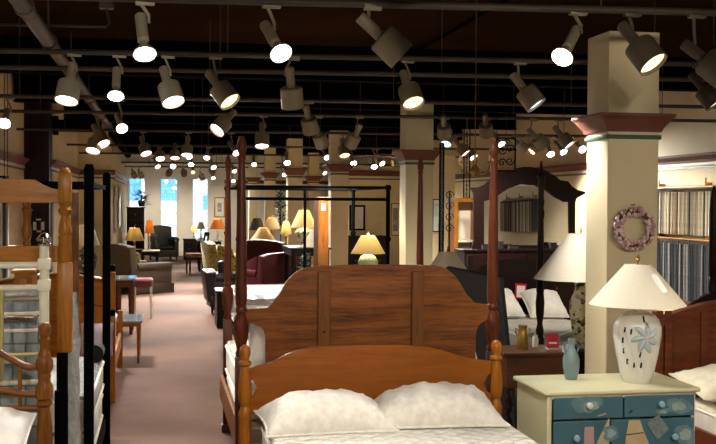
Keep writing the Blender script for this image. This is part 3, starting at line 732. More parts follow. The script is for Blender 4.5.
for a, c in ((318.5, 331), (412.5, 424.5)):
    x0, x1 = PX(a, Y - .03), PX(c, Y - .03); za, zb = PZ(a, 271, Y), .45
    q = MB(); q.box(((x0 + x1) / 2 - cx, -.026, (za + zb) / 2), (x1 - x0, .024, za - zb), bev=.004)
    c_ = q.build('cleat', cleat, bed)
    q = MB()
    for py in (278, 331): q.cyl(((x0 + x1) / 2 - cx, -.045, PZ(a, py, Y)), ((x0 + x1) / 2 - cx, -.037, PZ(a, py, Y)), .007, n=8)
    q.build('screw', chrome, c_, True)
for px_, py_ in ((343, 274), (430.5, 278.5)):
    p = at(px_, py_, Y); q = MB(); q.cyl((p.x - cx, -.02, p.z), (p.x - cx, -.012, p.z), .012, n=10); q.build('dowel_plug', cleat, bed, True)
Ht = 2.13
post = [(.036, 0), (.036, .06), (.03, .09), (.03, .1)]
prof_up = [(.028, .86), (.032, .88), (.024, .90), (.034, .95), (.041, 1.0), (.042, 1.05), (.036, 1.09), (.026, 1.11), (.034, 1.12), (.034, 1.135), (.027, 1.15), (.033, 1.17), (.0345, 1.22), (.033, 1.35), (.0285, 1.6), (.023, 1.85), (.0195, 1.99), (.025, 2.0), (.025, 2.01), (.017, 2.025), (.028, 2.05), (.030, 2.07), (.024, 2.1), (.012, Ht)]
def swirl(a, z):
    if .94 < z < 1.1: return 1 + .09 * math.sin(8 * a + z * 60)
    return 1 + (.03 * math.sin(10 * a) if 1.16 < z < 1.9 else 0)
for i, (X, yy) in enumerate(((nl, 0), (nr, 0), (fl, Y2 - Y), (fr, Y2 - Y))):
    q = MB(); q.box((X - cx, yy, .03), (.085, .085, .06), bev=.006); q.box((X - cx, yy, .46), (.066, .066, .8), bev=.004)
    pu = []
    for (r0, a), (r1, c) in zip(prof_up, prof_up[1:]):
        k = max(1, int((c - a) / .02))
        pu += [(r0 + (r1 - r0) * j / k, a + (c - a) * j / k) for j in range(k)]
    pu.append(prof_up[-1])
    if i > 1: pu = [(r * (1 if z < 1.1 else .82), z - (.03 if z > 2 else 0)) for r, z in pu]
    q.lathe(pu, (X - cx, yy, 0), 32, rfun=swirl); q.build('bed_post', mahogz, bed, True)
for X in (nl, nr):
    q = MB(); q.box((X - cx, (Y2 - Y) / 2, .36), (.028, Y2 - Y - .07, .17), bev=.005); q.build('side_rail', mahog, bed)
q = MB(); q.box(((fl + fr) / 2 - cx, Y2 - Y, .5), (fr - fl - .06, .026, .34), bev=.006); q.build('footboard_panel', mahog, bed)
mattress('box spring of the mahogany four-poster bed', (cx, (Y + Y2) / 2 + .01, .3), nr - nl - .07, Y2 - Y - .1, .16, name='box_spring', cat='box spring', group=None)
mattress('white mattress on the mahogany four-poster, seen past its left posts', (cx, (Y + Y2) / 2 + .01, .462), nr - nl - .05, Y2 - Y - .1, .24, ms=white_sheet)
pillow('pillow', 'white pillow upright behind left end of the mahogany headboard', (cx - .37, Y + .2, .92), (1.05, 0, 0), .68, .46, .15, white_sheet, 9)
pillow('pillow', 'white pillow upright behind right end of the mahogany headboard', (cx + .37, Y + .2, .92), (1.05, 0, 0), .68, .46, .15, white_sheet, 12)

# ================================================================ BLUE AND CREAM CHEST
Yf, Yb = 5.2, 5.72
x0, x1 = PX(546, Yf, 391), PX(702, Yf, 388)
zt = at(622, 390, Yf).z
cx = (x0 + x1) / 2; w = x1 - x0
ch = thing('chest_of_drawers', 'pale yellow chest with blue painted drawers showing clouds and sailboats', 'chest', (cx, (Yf + Yb) / 2, 0))
d = Yb - Yf
q = MB(); q.box((0, .01, zt - .0125), (w, d, .025), bev=.009, seg=3); q.build('top_board', cream_d, ch, True)
q = MB(); c0 = w / 2 - .02
q.box((-c0 + .012, .01, (zt - .025) / 2 + .03), (.024, d - .05, zt - .085)); q.box((c0 - .012, .01, (zt - .025) / 2 + .03), (.024, d - .05, zt - .085)); q.box((0, d / 2 - .03, (zt - .025) / 2 + .03), (2 * c0 - .05, .012, zt - .085)); q.box((0, .01, .08), (2 * c0 - .05, d - .06, .03))
q.box((0, -d / 2 + .04, zt - .035), (2 * c0 - .048, .02, .02))
for sx in (-1, 1): q.box((sx * (c0 - .03), -d / 2 + .07, .03), (.05, .05, .06)); q.box((sx * (c0 - .03), d / 2 - .06, .03), (.05, .05, .06))
q.build('carcass', cream_d, ch)
di0, di1 = PX(553, Yf + .03, 405), PX(694.5, Yf + .03, 405)
yd = -d / 2 + .04
def dz(py): return PZ(623, py, Yf + .03)
rows = [(396, 417.5, True), (419.5, 452, False), (454, 490, False), (492, 530, False)]
front = yd - .016
drs = []
for a, c, split in rows:
    za, zb = dz(a), max(dz(c), .12)
    mid = PX(623.5, Yf + .03, 405)
    for s0, s1 in (((di0, mid - .003), (mid + .003, di1)) if split else ((di0, di1),)):
        q = MB(); q.box(((s0 + s1) / 2 - cx, yd, (za + zb) / 2), (s1 - s0 - .004, .03, za - zb), bev=.004)
        drs.append(q.build('drawer', tealp, ch))
def blob(pts, parent, mat, name, yo=.0, smooth=True):
    pp = poly(pts, Yf + .025); q = MB(); q.prism(loc(pp, cx), front - .0022 - yo, front + .001); return q.build(name, mat, parent)
def cloud(cxp, cyp, rx, ry, seed, parent):
    r = random.Random(seed)
    for nm, mt_, k, n_, yo in (('painted_cloud', cloudp, 1.0, 15, 0), ('painted_cloud_light', cloudl, .62, 9, .0012)):
        q = MB()
        for i in range(n_):
            a = r.uniform(0, 2 * PI); t_ = r.uniform(.1, .75) * k
            ux, uy = cxp + rx * t_ * math.cos(a), cyp + ry * t_ * math.sin(a) * .9
            rr = ry * r.uniform(.35, .6) * k; e = r.uniform(1, 1.7)
            q.prism(loc(poly([(ux + rr * e * math.cos(b), uy + rr * math.sin(b)) for b in [2 * PI * m / 14 for m in range(14)]], Yf + .025), cx), front - .0022 - yo - i * .00003, front + .001)
        q.build(nm, mt_, parent)
cloud(588, 406, 17.5, 8.5, 3, drs[0])
cloud(679, 405, 13.5, 9, 8, drs[1])
cloud(663, 411.5, 8, 4, 2, drs[1])
cloud(685, 434, 7.5, 9.5, 5, drs[2])
cloud(611, 433, 4.5, 7.5, 6, drs[2])
blob([(609, 417), (608.5, 444), (607.5, 451.5), (594, 451), (598, 440), (604, 428)], drs[2], sailp, 'painted_sail')
blob([(610, 420), (611, 420), (611.5, 451), (610, 451)], drs[2], inkp, 'painted_mast')
blob([(629, 420), (640, 420), (643, 430), (652, 451), (624.5, 451), (626, 435)], drs[2], sailp, 'painted_sail')
blob([(626, 434.2), (643, 432), (643.3, 433), (626, 435.2)], drs[2], inkp, 'painted_seam', .0008)
blob([(584.5, 427), (593.5, 426.5), (594, 451), (583.5, 451)], drs[2], sailpink, 'painted_sail')
blob([(628.5, 412.5), (632, 409.5), (632.5, 411), (629, 414)], drs[1], inkp, 'painted_gull')
blob([(597, 415.5), (606, 412.8), (606.5, 414.2), (598, 416.6)], drs[0], sailpink, 'painted_pennant')
for px_, py_, mt_, dr in ((589, 405.6, knobwhite, 0), (661, 404, knobblue, 1), (576, 438, knobblue, 2), (674.5, 436.5, knobblue, 2), (576, 474, knobblue, 3), (674.5, 472, knobblue, 3), (576, 512, knobblue, 4), (674.5, 510, knobblue, 4)):
    p = at(px_, py_, Yf + .01); q = MB(); q.lathe([(.008, 0), (.007, .01), (.015, .016), (.019, .024), (.016, .033), (.006, .037)], (p.x - cx, front, p.z), 16, Matrix.Rotation(PI / 2, 3, 'X'))
    q.build('knob', mt_, drs[dr], True)
q = MB(); pp = poly([(648, 424), (660, 415.5), (671, 430), (659, 441)], Yf); q.prism(loc(pp, cx), front - .006, front - .0035); tg = q.build('price_tag', paint('clear_tag_film', '#6f7a76', .15, .25, 40), ch)

# white-based lamp, the shade in its piercings painted dark
Yl = 5.43
p = at(638, 380, Yl)
def pierced(): return None
BODY = [(.062, 0), (.066, .01), (.082, .12), (.104, .4), (.1185, .62), (.118, .74), (.105, .86), (.08, .95), (.045, .985), (.03, 1.0)]
lm = lamp('white ceramic table lamp with flower relief on the blue chest', 637.5, Yl, 264, 304.5, 12, 44.5, 0, [(r, z) for r, z in BODY] and [(.07, 0), (.074, .012), (.092, .12), (.116, .4), (.131, .62), (.13, .74), (.115, .84), (.087, .91), (.045, .945), (.018, .95), (.018, 1.0)], ceram, shadew, group=None, n=40)
# the helper put its base at the floor: re-seat it on the chest
dz0 = zt
lm.location.z = dz0
for chd in lm.children:
    if chd.type == 'MESH':
        if chd.name.startswith('lamp_base'):
            body = max(v.co.z for v in chd.data.vertices); k = (body - dz0) / body
            for v in chd.data.vertices: v.co.z *= k
            hB = body * k
        else:
            for v in chd.data.vertices: v.co.z -= dz0
def lsurf(a, z):
    """point on the lamp body at angle a (0 = toward camera) and height fraction z"""
    B_ = [(.07, 0), (.074, .012), (.092, .12), (.116, .4), (.131, .62), (.13, .74), (.115, .84), (.087, .91)]
    for (r0, z0), (r1, z1_) in zip(B_, B_[1:]):
        if z0 <= z <= z1_: r = r0 + (r1 - r0) * (z - z0) / (z1_ - z0); break
    th = math.radians(a - 90) + math.radians(-16)
    return Vector((math.cos(th) * (r + .001), math.sin(th) * (r + .001), z * hB))
q = MB()
for k in range(7):
    a0 = 2 * PI * k / 7 + .3
    pts = [lsurf(12 + 36 * s * math.cos(a0 + .35 * s), .62 + .22 * s * math.sin(a0 + .35 * s)) for s in (.1, .35, .6, .85, 1)]
    q.tube(pts, [.008, .015, .017, .011, .002], 8)
q.build('flower_relief', ceramblue, lm, True)
q = MB(); q.ball(lsurf(12, .62), .009); 
for k in range(7):
    a0 = 2 * PI * k / 7 + .75
    q.tube([lsurf(12 + 17 * s * math.cos(a0), .62 + .1 * s * math.sin(a0)) for s in (.2, .6, 1)], [.008, .007, .002], 8)
q.build('flower_heart', cerampink, lm, True)
q = MB()
for j, a0 in enumerate((-56, -36, -16)):
    q.tube([lsurf(a0 + 10 * (1 - s) ** 2 + 22 * (1 - s), .13 + .62 * s) for s in (0, .25, .5, .75, 1)], .0045, 6)
q.build('stem_relief', ceram, lm, True)
for a0, z0 in ((-40, .72), (-46, .58), (-46, .44), (-38, .3), (-24, .7), (-18, .26), (2, .26), (-2, .4), (8, .86)):
    q = MB(); q.tube([lsurf(a0, z0 - .035), lsurf(a0 + 2, z0 + .035)], .0055, 6); q.build('painted_slot_shade', slotshade, lm)  # dark bars on the unbroken body stand in for shade inside the openings
q = MB(); A = [at(655.5, 275, 5.3), at(660, 274.5, 5.3)]
M_ = Vector((lm.location.x, lm.location.y, lm.location.z))
pts3 = [at(651, 275, Yl - .12), at(656, 274, Yl - .12), at(667.5, 291, Yl - .185), at(667, 293.5, Yl - .185), at(661, 294, Yl - .185)]
vs = [q.bm.verts.new(p_ - M_) for p_ in pts3]; vs2 = [q.bm.verts.new(p_ - M_ + Vector((0, .0015, 0))) for p_ in pts3]
q.bm.faces.new(vs); q.bm.faces.new(vs2[::-1])
for i in range(5): q.bm.faces.new((vs[i], vs2[i], vs2[(i + 1) % 5], vs[(i + 1) % 5]))
q.build('price_tag', whitep, lm)
# bud vase
p = at(571, 379, 5.56)
vz = thing('vase', 'small blue-grey bud vase with handles on the left of the blue chest', 'vase', (p.x, 5.56, zt))
q = MB(); q.lathe([(.032, 0), (.035, .01), (.046, .07), (.047, .11), (.036, .15), (.02, .175), (.017, .2), (.019, .215), (.023, .225), (.017, .222)], n=28); q.build('body', celadon, vz, True)
for s in (-1, 1): q = MB(); q.tube([(s * .018, 0, .2), (s * .035, 0, .2), (s * .042, 0, .18), (s * .036, 0, .155)], .005, 8); q.build('handle', celadon, vz, True)

# wreath on the column
p = at(630.5, 228.5, 7.2)
wr = thing('wreath', 'round pink dried flower wreath hanging on the large cream column', 'wreath', (p.x, 7.14, p.z))
R_ = 18.5 * 7.2 / 1060
q = MB(); q.tube([(R_ * math.cos(a), 0, R_ * math.sin(a)) for a in [2 * PI * i / 40 for i in range(40)]], .022, 8, True); q.build('vine_ring', twig, wr, True)
for mt_, n_ in ((pink1, 130), (pink2, 90)):
    q = MB()
    for i in range(n_):
        a = RN.uniform(0, 2 * PI); b_ = RN.uniform(-1.2, 4.3); rr = .028
        q.ball(((R_ + rr * math.cos(b_)) * math.cos(a), -abs(rr * math.sin(b_)) - .002, (R_ + rr * math.cos(b_)) * math.sin(a)), RN.uniform(.009, .016), (1, .8, 1), 7, 5)
    q.build('flower_cluster', mt_, wr, True, kind='stuff')
q = MB()
for i in range(46):
    a = RN.uniform(0, 2 * PI); p0 = Vector((R_ * math.cos(a), -.01, R_ * math.sin(a)))
    q.tube([p0, p0 + Vector((math.cos(a) * RN.uniform(-.04, .055), -.01, math.sin(a) * RN.uniform(-.04, .055)))], [.003, .001], 5)
q.build('twig_sprig', leafm, wr, kind='stuff')
q = MB(); q.tube([(0, .05, R_ + .045), (0, .0, R_ + .05), (0, -.005, R_ + .02)], .004, 6); q.build('hook', brass, wr)

# ================================================================ NIGHTSTAND GROUP (between bed and column)
xa, xb = PX(504, 6.95, 362), PX(574, 6.95, 362)
table('brown nightstand with twisted legs holding a gold pot and red card', 'nightstand', xa, xb, 6.95, 7.36, .72, walnut, leg=.055, cat='nightstand', apron=.22, twist=True, legmat=darkwz)
p = at(524, 356, 7.12)
g = thing('gold_pot', 'mottled gold metal pot with two handles on the nightstand', 'pot', (p.x, 7.15, .72))
q = MB(); q.lathe([(.037, 0), (.04, .01), (.036, .1), (.03, .125), (.026, .135), (.034, .165), (.034, .17), (.028, .168)], n=24); q.build('body', goldm, g, True)
for s in (-1, 1): q = MB(); q.tube([(s * .03, 0, .13), (s * .055, 0, .15), (s * .055, 0, .12), (s * .036, 0, .09)], .004, 6); q.build('handle', goldm, g, True)
p = at(554, 357, 7.1)
g = thing('card_holder', 'red card in a clear stand on the nightstand', 'sign', (p.x, 7.12, .72))
q = MB(); q.box((0, 0, .004), (.1, .06, .008)); q.build('base', clearp, g)
q = MB(); q.box((0, .012, .058), (.092, .004, .1), rot=(-.12, 0, 0)); q.build('red_card', redp, g)
q = MB(); q.box((0, .006, .042), (.06, .003, .012), rot=(-.12, 0, 0)); q.build('white_band', whitep, g)
p = at(537, 356, 7.2); g = thing('glass_jar', 'small clear jar between gold pot and red card on the nightstand', 'jar', (p.x, 7.24, .72))
q = MB(); q.lathe([(.022, 0), (.025, .05), (.018, .07), (.018, .085)], n=16); q.build('body', clearp, g, True)
# cream painted vase lamp behind the column edge
table('dark small table behind the nightstand carrying the cream vase lamp', 'side_table', PX(562, 7.85), PX(601, 7.85), 7.85, 8.25, PZ(580.5, 348, 8.05), darkw)
lamp('cream painted vase lamp partly hidden by the large column', 580.5, 8.05, 233.5, 279, 11.5, 44, 348, [(.055, 0), (.06, .02), (.065, .2), (.085, .55), (.085, .68), (.05, .82), (.042, .9), (.055, .96), (.03, 1)], vasecream, shadew, group=None)
# charcoal panel leaning
TL, TR = at(446, 267.5, 8.7), at(500, 278.5, 7.85); BR = atz(541, 452, .005); BR = Vector((2.70, 7.78, .005)); BL = BR + (TL - TR) * .98; BL.z = .005
q = MB(); th = Vector((.03, .012, .012)); f = [q.bm.verts.new(v_) for v_ in (TL, TR, BR, BL)]; g_ = [q.bm.verts.new(v_ + th) for v_ in (TL, TR, BR, BL)]
q.bm.faces.new(f); q.bm.faces.new(g_[::-1])
for i in range(4): q.bm.faces.new((f[i], g_[i], g_[(i + 1) % 4], f[(i + 1) % 4]))
tag(q.build('headboard_panel', blackpan), 'charcoal panel headboard leaning right of the mahogany bed', 'headboard')
# white shade lamp behind mahogany headboard's right end
table('small dark table behind right end of the mahogany headboard', 'side_table', PX(430, 9.5), PX(466, 9.5), 9.3, 9.7, .7, darkw)
lamp('white coolie shade lamp behind right shoulder of the mahogany headboard', 447.5, 9.5, 252, 281, 8, 26, 320, URN, ceram, shadew)

# ================================================================ DARK BED AND MIRROR DRESSER
Yf_, Yh = 8.65, 10.75
X0 = PX(541, Yf_); X1 = X0 + .92
bed = thing('pencil_post_bed', 'dark mahogany pencil-post bed with white bedding beside the large column', 'bed', ((X0 + X1) / 2, Yf_, 0), group='beds on display')
cx = (X0 + X1) / 2
zt_ = PZ(541, 161, Yf_)
for X in (X0, X1):
    q = MB(); q.box((X - cx, 0, .3), (.06, .06, .6), bev=.004)
    q.lathe([(.028, .6), (.034, .66), (.022, .72), (.034, .8), (.038, .9), (.03, .98), (.034, 1.0), (.03, 1.04), (.03, 1.3), (.024, 1.62), (.03, 1.64), (.03, 1.68), (.021, 1.71), (.03, 1.76), (.024, 1.8), (.026, 1.95), (.03, 1.97), (.04, 1.985), (.03, 2.0), (.018, 2.02), (.008, zt_)], (X - cx, 0, 0), 16); q.build('foot_post', darkwz, bed, True)
    q = MB(); q.box((X - cx, Yh - Yf_, .6), (.06, .06, 1.2), bev=.004); q.build('head_post', darkwz, bed)
    q = MB(); q.box((X - cx, (Yh - Yf_) / 2, .33), (.03, Yh - Yf_ - .07, .16), bev=.004); q.build('side_rail', darkw, bed)
q = MB(); q.prism([(-.43, .4), (-.43, 1.02), (-.3, 1.1), (-.15, 1.15), (0, 1.16), (.15, 1.15), (.3, 1.1), (.43, 1.02), (.43, .4)], Yh - Yf_ - .014, Yh - Yf_ + .014); q.build('headboard_panel', darkw, bed)
q = MB(); q.box((0, 0, .34), (.86, .028, .2), bev=.004); q.build('footboard_panel', darkw, bed)
mattress('white mattress of the dark pencil-post bed', (cx, (Yf_ + Yh) / 2, .3), .86, Yh - Yf_ - .1, .27)
pillow('pillow', 'left white pillow on the dark pencil-post bed', (X0 + .22, 10.42, .715), (.5, 0, .04), .41, .46, .2, white_sheet, 21)
pillow('pillow', 'right white pillow on the dark pencil-post bed, near the vase lamp', (X0 + .70, 10.42, .70), (.5, 0, -.04), .41, .46, .2, white_sheet, 25)
q = MB(); p = at(520.5, 291.5, 10.7); q.box((0, 0, 0), (.125, .012, .17), rot=(0, .06, 0)); tg = q.build('price_card', redp, None, loc=(p.x, 10.70, p.z)); tag(tg, 'red-bordered price card hanging on dark furniture behind the white pillows', 'card')
q = MB(); q.box((0, -.008, 0), (.09, .006, .125), rot=(0, .06, 0)); q.build('white_paper', whitep, tg)
# dresser
Ym = 14.0
xa, xb = PX(464, Ym), PX(590, Ym); zd = PZ(525, 249.5, Ym)
cabinet('long dark mahogany dresser under the arched mirror', 'dresser', xa, xb, Ym, Ym + .5, zd, darkw, 'dresser', 3, 2)
mc = (xa + xb) / 2
mr = thing('dresser_mirror', 'large arched mirror in dark carved frame standing on the dresser', 'mirror', (mc, Ym + .3, zd))
Yq = Ym + .27
outer = [(471, 249.5), (473, 240), (473, 193), (469.5, 187.5), (477, 187.5), (484, 185), (490, 179), (502, 173), (514.7, 168.5), (523, 167), (531, 167), (543.5, 170), (554, 175.5), (559.5, 180), (567.6, 181.5), (571.6, 186.5), (577, 190), (585, 191.5), (584, 194), (576, 198), (574.5, 202), (574.5, 240), (577, 249.5)]
inner = [(568.5, 249.5), (568.5, 202), (563.5, 202), (554, 197), (546, 190.4), (533.8, 185.2), (520, 184.3), (508, 188.5), (500, 193.5), (491, 200), (483.5, 201), (483.5, 249.5)]
pp = poly(outer + inner, Yq); q = MB(); q.prism(loc(pp, mc, zd), -.06, -.02); q.build('mirror_frame', darkw, mr)
q = MB(); q.prism(loc(poly([(484, 248), (484, 201), (492, 200), (508, 188), (520, 184), (533, 185), (546, 190), (554, 197), (568, 202), (568, 248)], Yq), mc, zd), -.040, -.035); q.build('mirror_pane', mirrorm, mr).rotation_euler.x = -.014
pp = poly([(476, 249.5), (476, 192), (500, 178), (524, 171), (550, 178), (572, 195), (572, 249.5)], Yq); q = MB(); q.prism(loc(pp, mc, zd), -.02, .01); q.build('backboard', darkw, mr)
q = MB(); a = loc(poly([(483, 249.5), (569, 246)], Yq), mc, zd); q.box(((a[0][0] + a[1][0]) / 2, -.04, .025), (a[1][0] - a[0][0], .06, .05)); q.build('bottom_rail', darkw, mr)
for i, (px_, w_, h_) in enumerate(((488, .1, .06), (503, .07, .1), (516, .14, .05), (556, .09, .08))):  # boxes added where the mirror holds dark reflections
    q = MB(); q.box((0, 0, h_ / 2), (w_, .08, h_), bev=.006); tb = q.build('reflection_box', blackcl, None, loc=(PX(px_, Ym), Ym + .1, zd)); tag(tb, 'small dark box added for a mirror reflection, %s from left on the mirrored dresser' % ORD[i], 'box', 'boxes added for dark mirror reflections')
    q = MB(); q.box((0, 0, h_ + .006), (w_ + .006, .086, .012), bev=.003); q.build('lid', darkw, tb)

# ================================================================ CHERRY BED (right edge)
Y = 6.5
cxp = 762
half = [(657, 420), (657, 319.6), (665, 315.5), (674, 312), (683, 309), (690.7, 306.5), (700, 304), (707.6, 302.3), (716, 301), (730, 299), (745, 298), (762, 297.5)]
pts = half + [(2 * cxp - x, y) for x, y in half[-2::-1]]
cx = PX(cxp, Y)
bed = thing('cherry_bed', 'cherry wood bed with panelled arched headboard at the right edge', 'bed', (cx, Y, 0), group='beds on display')
q = MB(); q.prism(loc(poly(pts, Y), cx), -.015, .015); q.build('headboard_panel', cherry, bed)
cap = loc(poly(half[1:] + [(2 * cxp - x, y) for x, y in half[-2:0:-1]], Y), cx)
q = MB(); q.prism(cap + [(x, z - .05) for x, z in cap[::-1]], -.035, -.014, bev=.004); q.prism([(x, z + .004) for x, z in cap] + [(x, z - .012) for x, z in cap[::-1]], -.05, .03, bev=.003); q.build('cap_moulding', cherry, bed, True)
for px_ in (668, 704, 745): q = MB(); q.box((PX(px_, Y) - cx, -.022, .72), (.05, .016, .66), bev=.004); q.build('stile', cherry, bed)
for s in (-1, 1):
    q = MB(); q.box((s * (cx - PX(659, Y)), 0, .55), (.06, .06, 1.0), bev=.006); q.build('headboard_post', cherry, bed)
    q = MB(); q.box((s * (cx - PX(662, Y)), -.95, .3), (.03, 1.86, .16), bev=.004); q.build('side_rail', cherry, bed)
    q = MB(); q.box((s * (cx - PX(662, Y)), -1.9, .22), (.05, .05, .44), bev=.004); q.build('foot_leg', cherry, bed)
xm0 = PX(693, 6.3); xm1 = 2 * cx - xm0
mattress('cream box spring of the cherry bed at right', ((xm0 + xm1) / 2, Y - .05 - .95, .11), xm1 - xm0 - .01, 1.88, .17, name='box_spring', cat='box spring', group=None)
mattress('cream mattress of the cherry bed at the right edge', ((xm0 + xm1) / 2, Y - .05 - .95, .282), xm1 - xm0, 1.88, .2, mt=pillowc)
p = at(716, 390, 6.1)
pillow('pillow', 'cream pillow on the cherry bed at the right edge', (p.x + .19, 6.2, .60), (.18, 0, 0), .68, .46, .2, pillowc, 33)
# second dark headboard behind, and dark armoire
Y = 8.4
pts = [(668, 420), (668, 320), (680, 314), (688, 306), (696, 299.5), (706, 294), (716, 291.5), (735, 290), (760, 291), (780, 300), (800, 315), (800, 420)]
cx = PX(735, Y); hb_ = thing('sleigh_headboard', 'dark curved headboard standing behind the cherry bed headboard', 'headboard', (cx, Y, 0))
q = MB(); q.prism(loc(poly(pts, Y), cx), -.02, .02); q.build('panel', darkw, hb_)
for s in (-1, 1): q = MB(); q.box((s * .46, .03, .25), (.06, .3, .5)); q.build('leg', darkw, hb_)
t = thing('dark_bed_post', 'tall dark post at the extreme right edge beside the fabric rack', 'bed post', (PX(714, 8.9), 8.9, 0))
q = MB(); q.box((0, 0, .45), (.08, .08, .9), bev=.006); q.lathe([(.036, .9), (.045, 1.0), (.03, 1.08), (.04, 1.1), (.04, 1.7), (.03, 1.8), (.012, PZ(714, 186, 8.9))], n=16); q.build('post', darkwz, t, True)
q = MB(); q.box((0, 0, .015), (.2, .2, .03), bev=.004); q.build('foot', darkwz, t)

# ================================================================ FABRIC RACKS ON THE RIGHT WALL
def rack(label, y0, y1, zrail, zlow, step, palette, rowname, group, x=XR - .09):
    t = thing('fabric_rack', label, 'rack', (x, (y0 + y1) / 2, zrail), group='fabric display rails on the right wall')
    q = MB(); q.cyl((0, -(y1 - y0) / 2, 0), (0, (y1 - y0) / 2, 0), .018, n=10); q.build('rail', oak, t, True)
    for yy in (-.4, 0, .4): q = MB(); q.box((.045, yy * (y1 - y0), .02), (.08, .03, .08), bev=.006); q.cyl((.0, yy * (y1 - y0), 0), (.0, yy * (y1 - y0), .12), .01, n=8); q.build('bracket', brass, t)
    n = int((y1 - y0) / step); base = {}
    for i in range(n):
        nm, mt_ = RN.choice(palette)
        y = y0 + (i + .5) * step
        if nm in base:
            c = copytree(base[nm]); c.location = (x, y, zrail); c.rotation_euler.z = RN.uniform(-.12, .12)
        else:
            e = thing('fabric_sample', '%s fabric sample hanging on the %s' % (nm, rowname), 'fabric', (x, y, zrail), 0, group)
            h = zrail - zlow
            q = MB(); q.box((0, 0, -h / 2 - .04), (.15, step * .36, h - .04), bev=.004); q.build('cloth', mt_, e)
            q = MB(); q.box((0, 0, -.04), (.14, step * .5, .035)); q.tube([(0, 0, -.03), (0, 0, .0), (.02, 0, .022)], .004, 5); q.build('hanger', blackcl, e)
            base[nm] = e
pal1 = [(n, fabric('sample_' + n.replace(' ', '_'), c, 30)) for n, c in (('black-brown', ['#1c1814', '#2a241e']), ('beige', ['#b3a384', '#c6b797']), ('grey', ['#8d8776', '#a09a88']), ('ivory', ['#cfc6ac', '#ded6be']), ('tan', ['#8f7a58', '#a58f6b']), ('dark brown', ['#3d352b', '#544a3d']), ('taupe', ['#7c7262', '#918775']))]
pal2 = [(n, fabric('sample_' + n.replace(' ', '_'), c, 30)) for n, c in (('black', ['#08090b', '#101114']), ('charcoal', ['#17181b', '#232428']), ('navy', ['#131823', '#1d2431']), ('deep brown', ['#17120d', '#241c15']), ('slate', ['#3a3e42', '#4d5155']), ('pale grey', ['#8a8a84', '#a5a59e']))]
zu, zl = 1.97, 1.28
rack('upper wooden rail of pale fabric samples on the right wall', 12.2, 15.4, zu, 1.36, .042, pal1, 'upper rail at right', 'pale fabric samples on the upper rail')
rack('lower wooden rail of dark fabric samples on the right wall', 12.2, 15.4, zl, .5, .042, pal2, 'lower rail at right', 'dark fabric samples on the lower rail')
rack('rail of pale fabric samples seen in the arched mirror', 7.9, 9.8, zu, 1.36, .05, pal1, 'rail seen in the mirror', 'pale fabric samples seen in the mirror')

# ================================================================ CENTRE BACK
# wrought iron uprights
for i, (px_, y_top, Yi, wpx) in enumerate(((441.5, 143, 11.0, 5.5), (466.5, 118, 16.2, 7.5))):
    w_ = wpx * Yi / 1060; x = PX(px_, Yi)
    h = PZ(px_, y_top, Yi)
    t = thing('iron_stand', ('slim' if i == 0 else 'taller wide') + ' black beaded iron display upright, ' + ('near the second column' if i == 0 else 'beside the arched mirror'), 'display stand', (x, Yi, 0), group='iron display uprights')
    for s in (-1, 1): q = MB(); q.cyl((s * (w_ / 2 - .01), 0, 0), (s * (w_ / 2 - .01), 0, h), .011, n=8); q.build('upright', blackiron, t, True)
    q = MB(); n_ = int(h / .07)
    q.lathe([(.005 + .011 * abs(math.sin(PI * k / 4)), .03 + k * .0175) for k in range(n_ * 4)], n=8)
    q.build('beaded_rod', ironbead, t, True)
    q = MB(); q.box((0, 0, .015), (w_ + .1, .3, .03), bev=.005); q.build('foot', blackiron, t)
# scroll panel hanging near the top of the arched mirror
p0, p1 = at(497, 138, 12.4), at(515, 171, 12.4)
t = thing('scroll_panel', 'black wrought-iron scrollwork panel hung above the arched mirror', 'panel', ((p0.x + p1.x) / 2, 12.4, p1.z))
w_, h_ = p1.x - p0.x, p0.z - p1.z
q = MB()
for a, b_ in (((-w_ / 2, 0), (w_ / 2, 0)), ((w_ / 2, 0), (w_ / 2, h_)), ((w_ / 2, h_), (-w_ / 2, h_)), ((-w_ / 2, h_), (-w_ / 2, 0))): q.cyl((a[0], 0, a[1]), (b_[0], 0, b_[1]), .010, n=6)
q.cyl((-w_ / 2, 0, h_), (-w_ / 2, 0, ZC - p1.z), .004, n=5); q.cyl((w_ / 2, 0, h_), (w_ / 2, 0, ZC - p1.z), .004, n=5)
q.build('iron_frame', blackiron, t)
q = MB()
for cx_, cz_, s in ((-.05, .1, 1), (.05, .12, -1), (-.05, .25, -1), (.05, .27, 1), (0, .34, 1)):
    q.tube([(cx_ + .055 * (1 - k / 16) * math.cos(s * k * .6), 0, cz_ + .055 * (1 - k / 16) * math.sin(s * k * .6)) for k in range(15)], .007, 5)
q.build('scroll', blackiron, t, True)
# chandelier
p = at(475, 168, 11.6)
t = thing('chandelier', 'brass chandelier with curved arms hanging left of the arched mirror', 'chandelier', (p.x, 11.6, p.z))
q = MB(); q.lathe([(.01, -.1), (.035, -.07), (.06, -.03), (.045, .0), (.02, .03), (.03, .08), (.015, .12), (.015, .2)], n=16); q.cyl((0, 0, .2), (0, 0, ZC - p.z), .006, n=6); q.build('stem', brass, t, True)
for k in range(6):
    a = 2 * PI * k / 6 + .2; dx, dy = math.cos(a), math.sin(a)
    q = MB(); q.tube([(dx * r, dy * r, z) for r, z in ((.03, -.02), (.1, -.07), (.17, -.04), (.19, .03), (.19, .06))], .008, 6); q.lathe([(.025, .06), (.03, .07), (.012, .075)], (dx * .19, dy * .19, 0), 10); ar = q.build('arm', brass, t, True)
    q = MB(); q.cyl((dx * .19, dy * .19, .075), (dx * .19, dy * .19, .14), .010, n=8); q.build('candle', pipingm, ar, True)
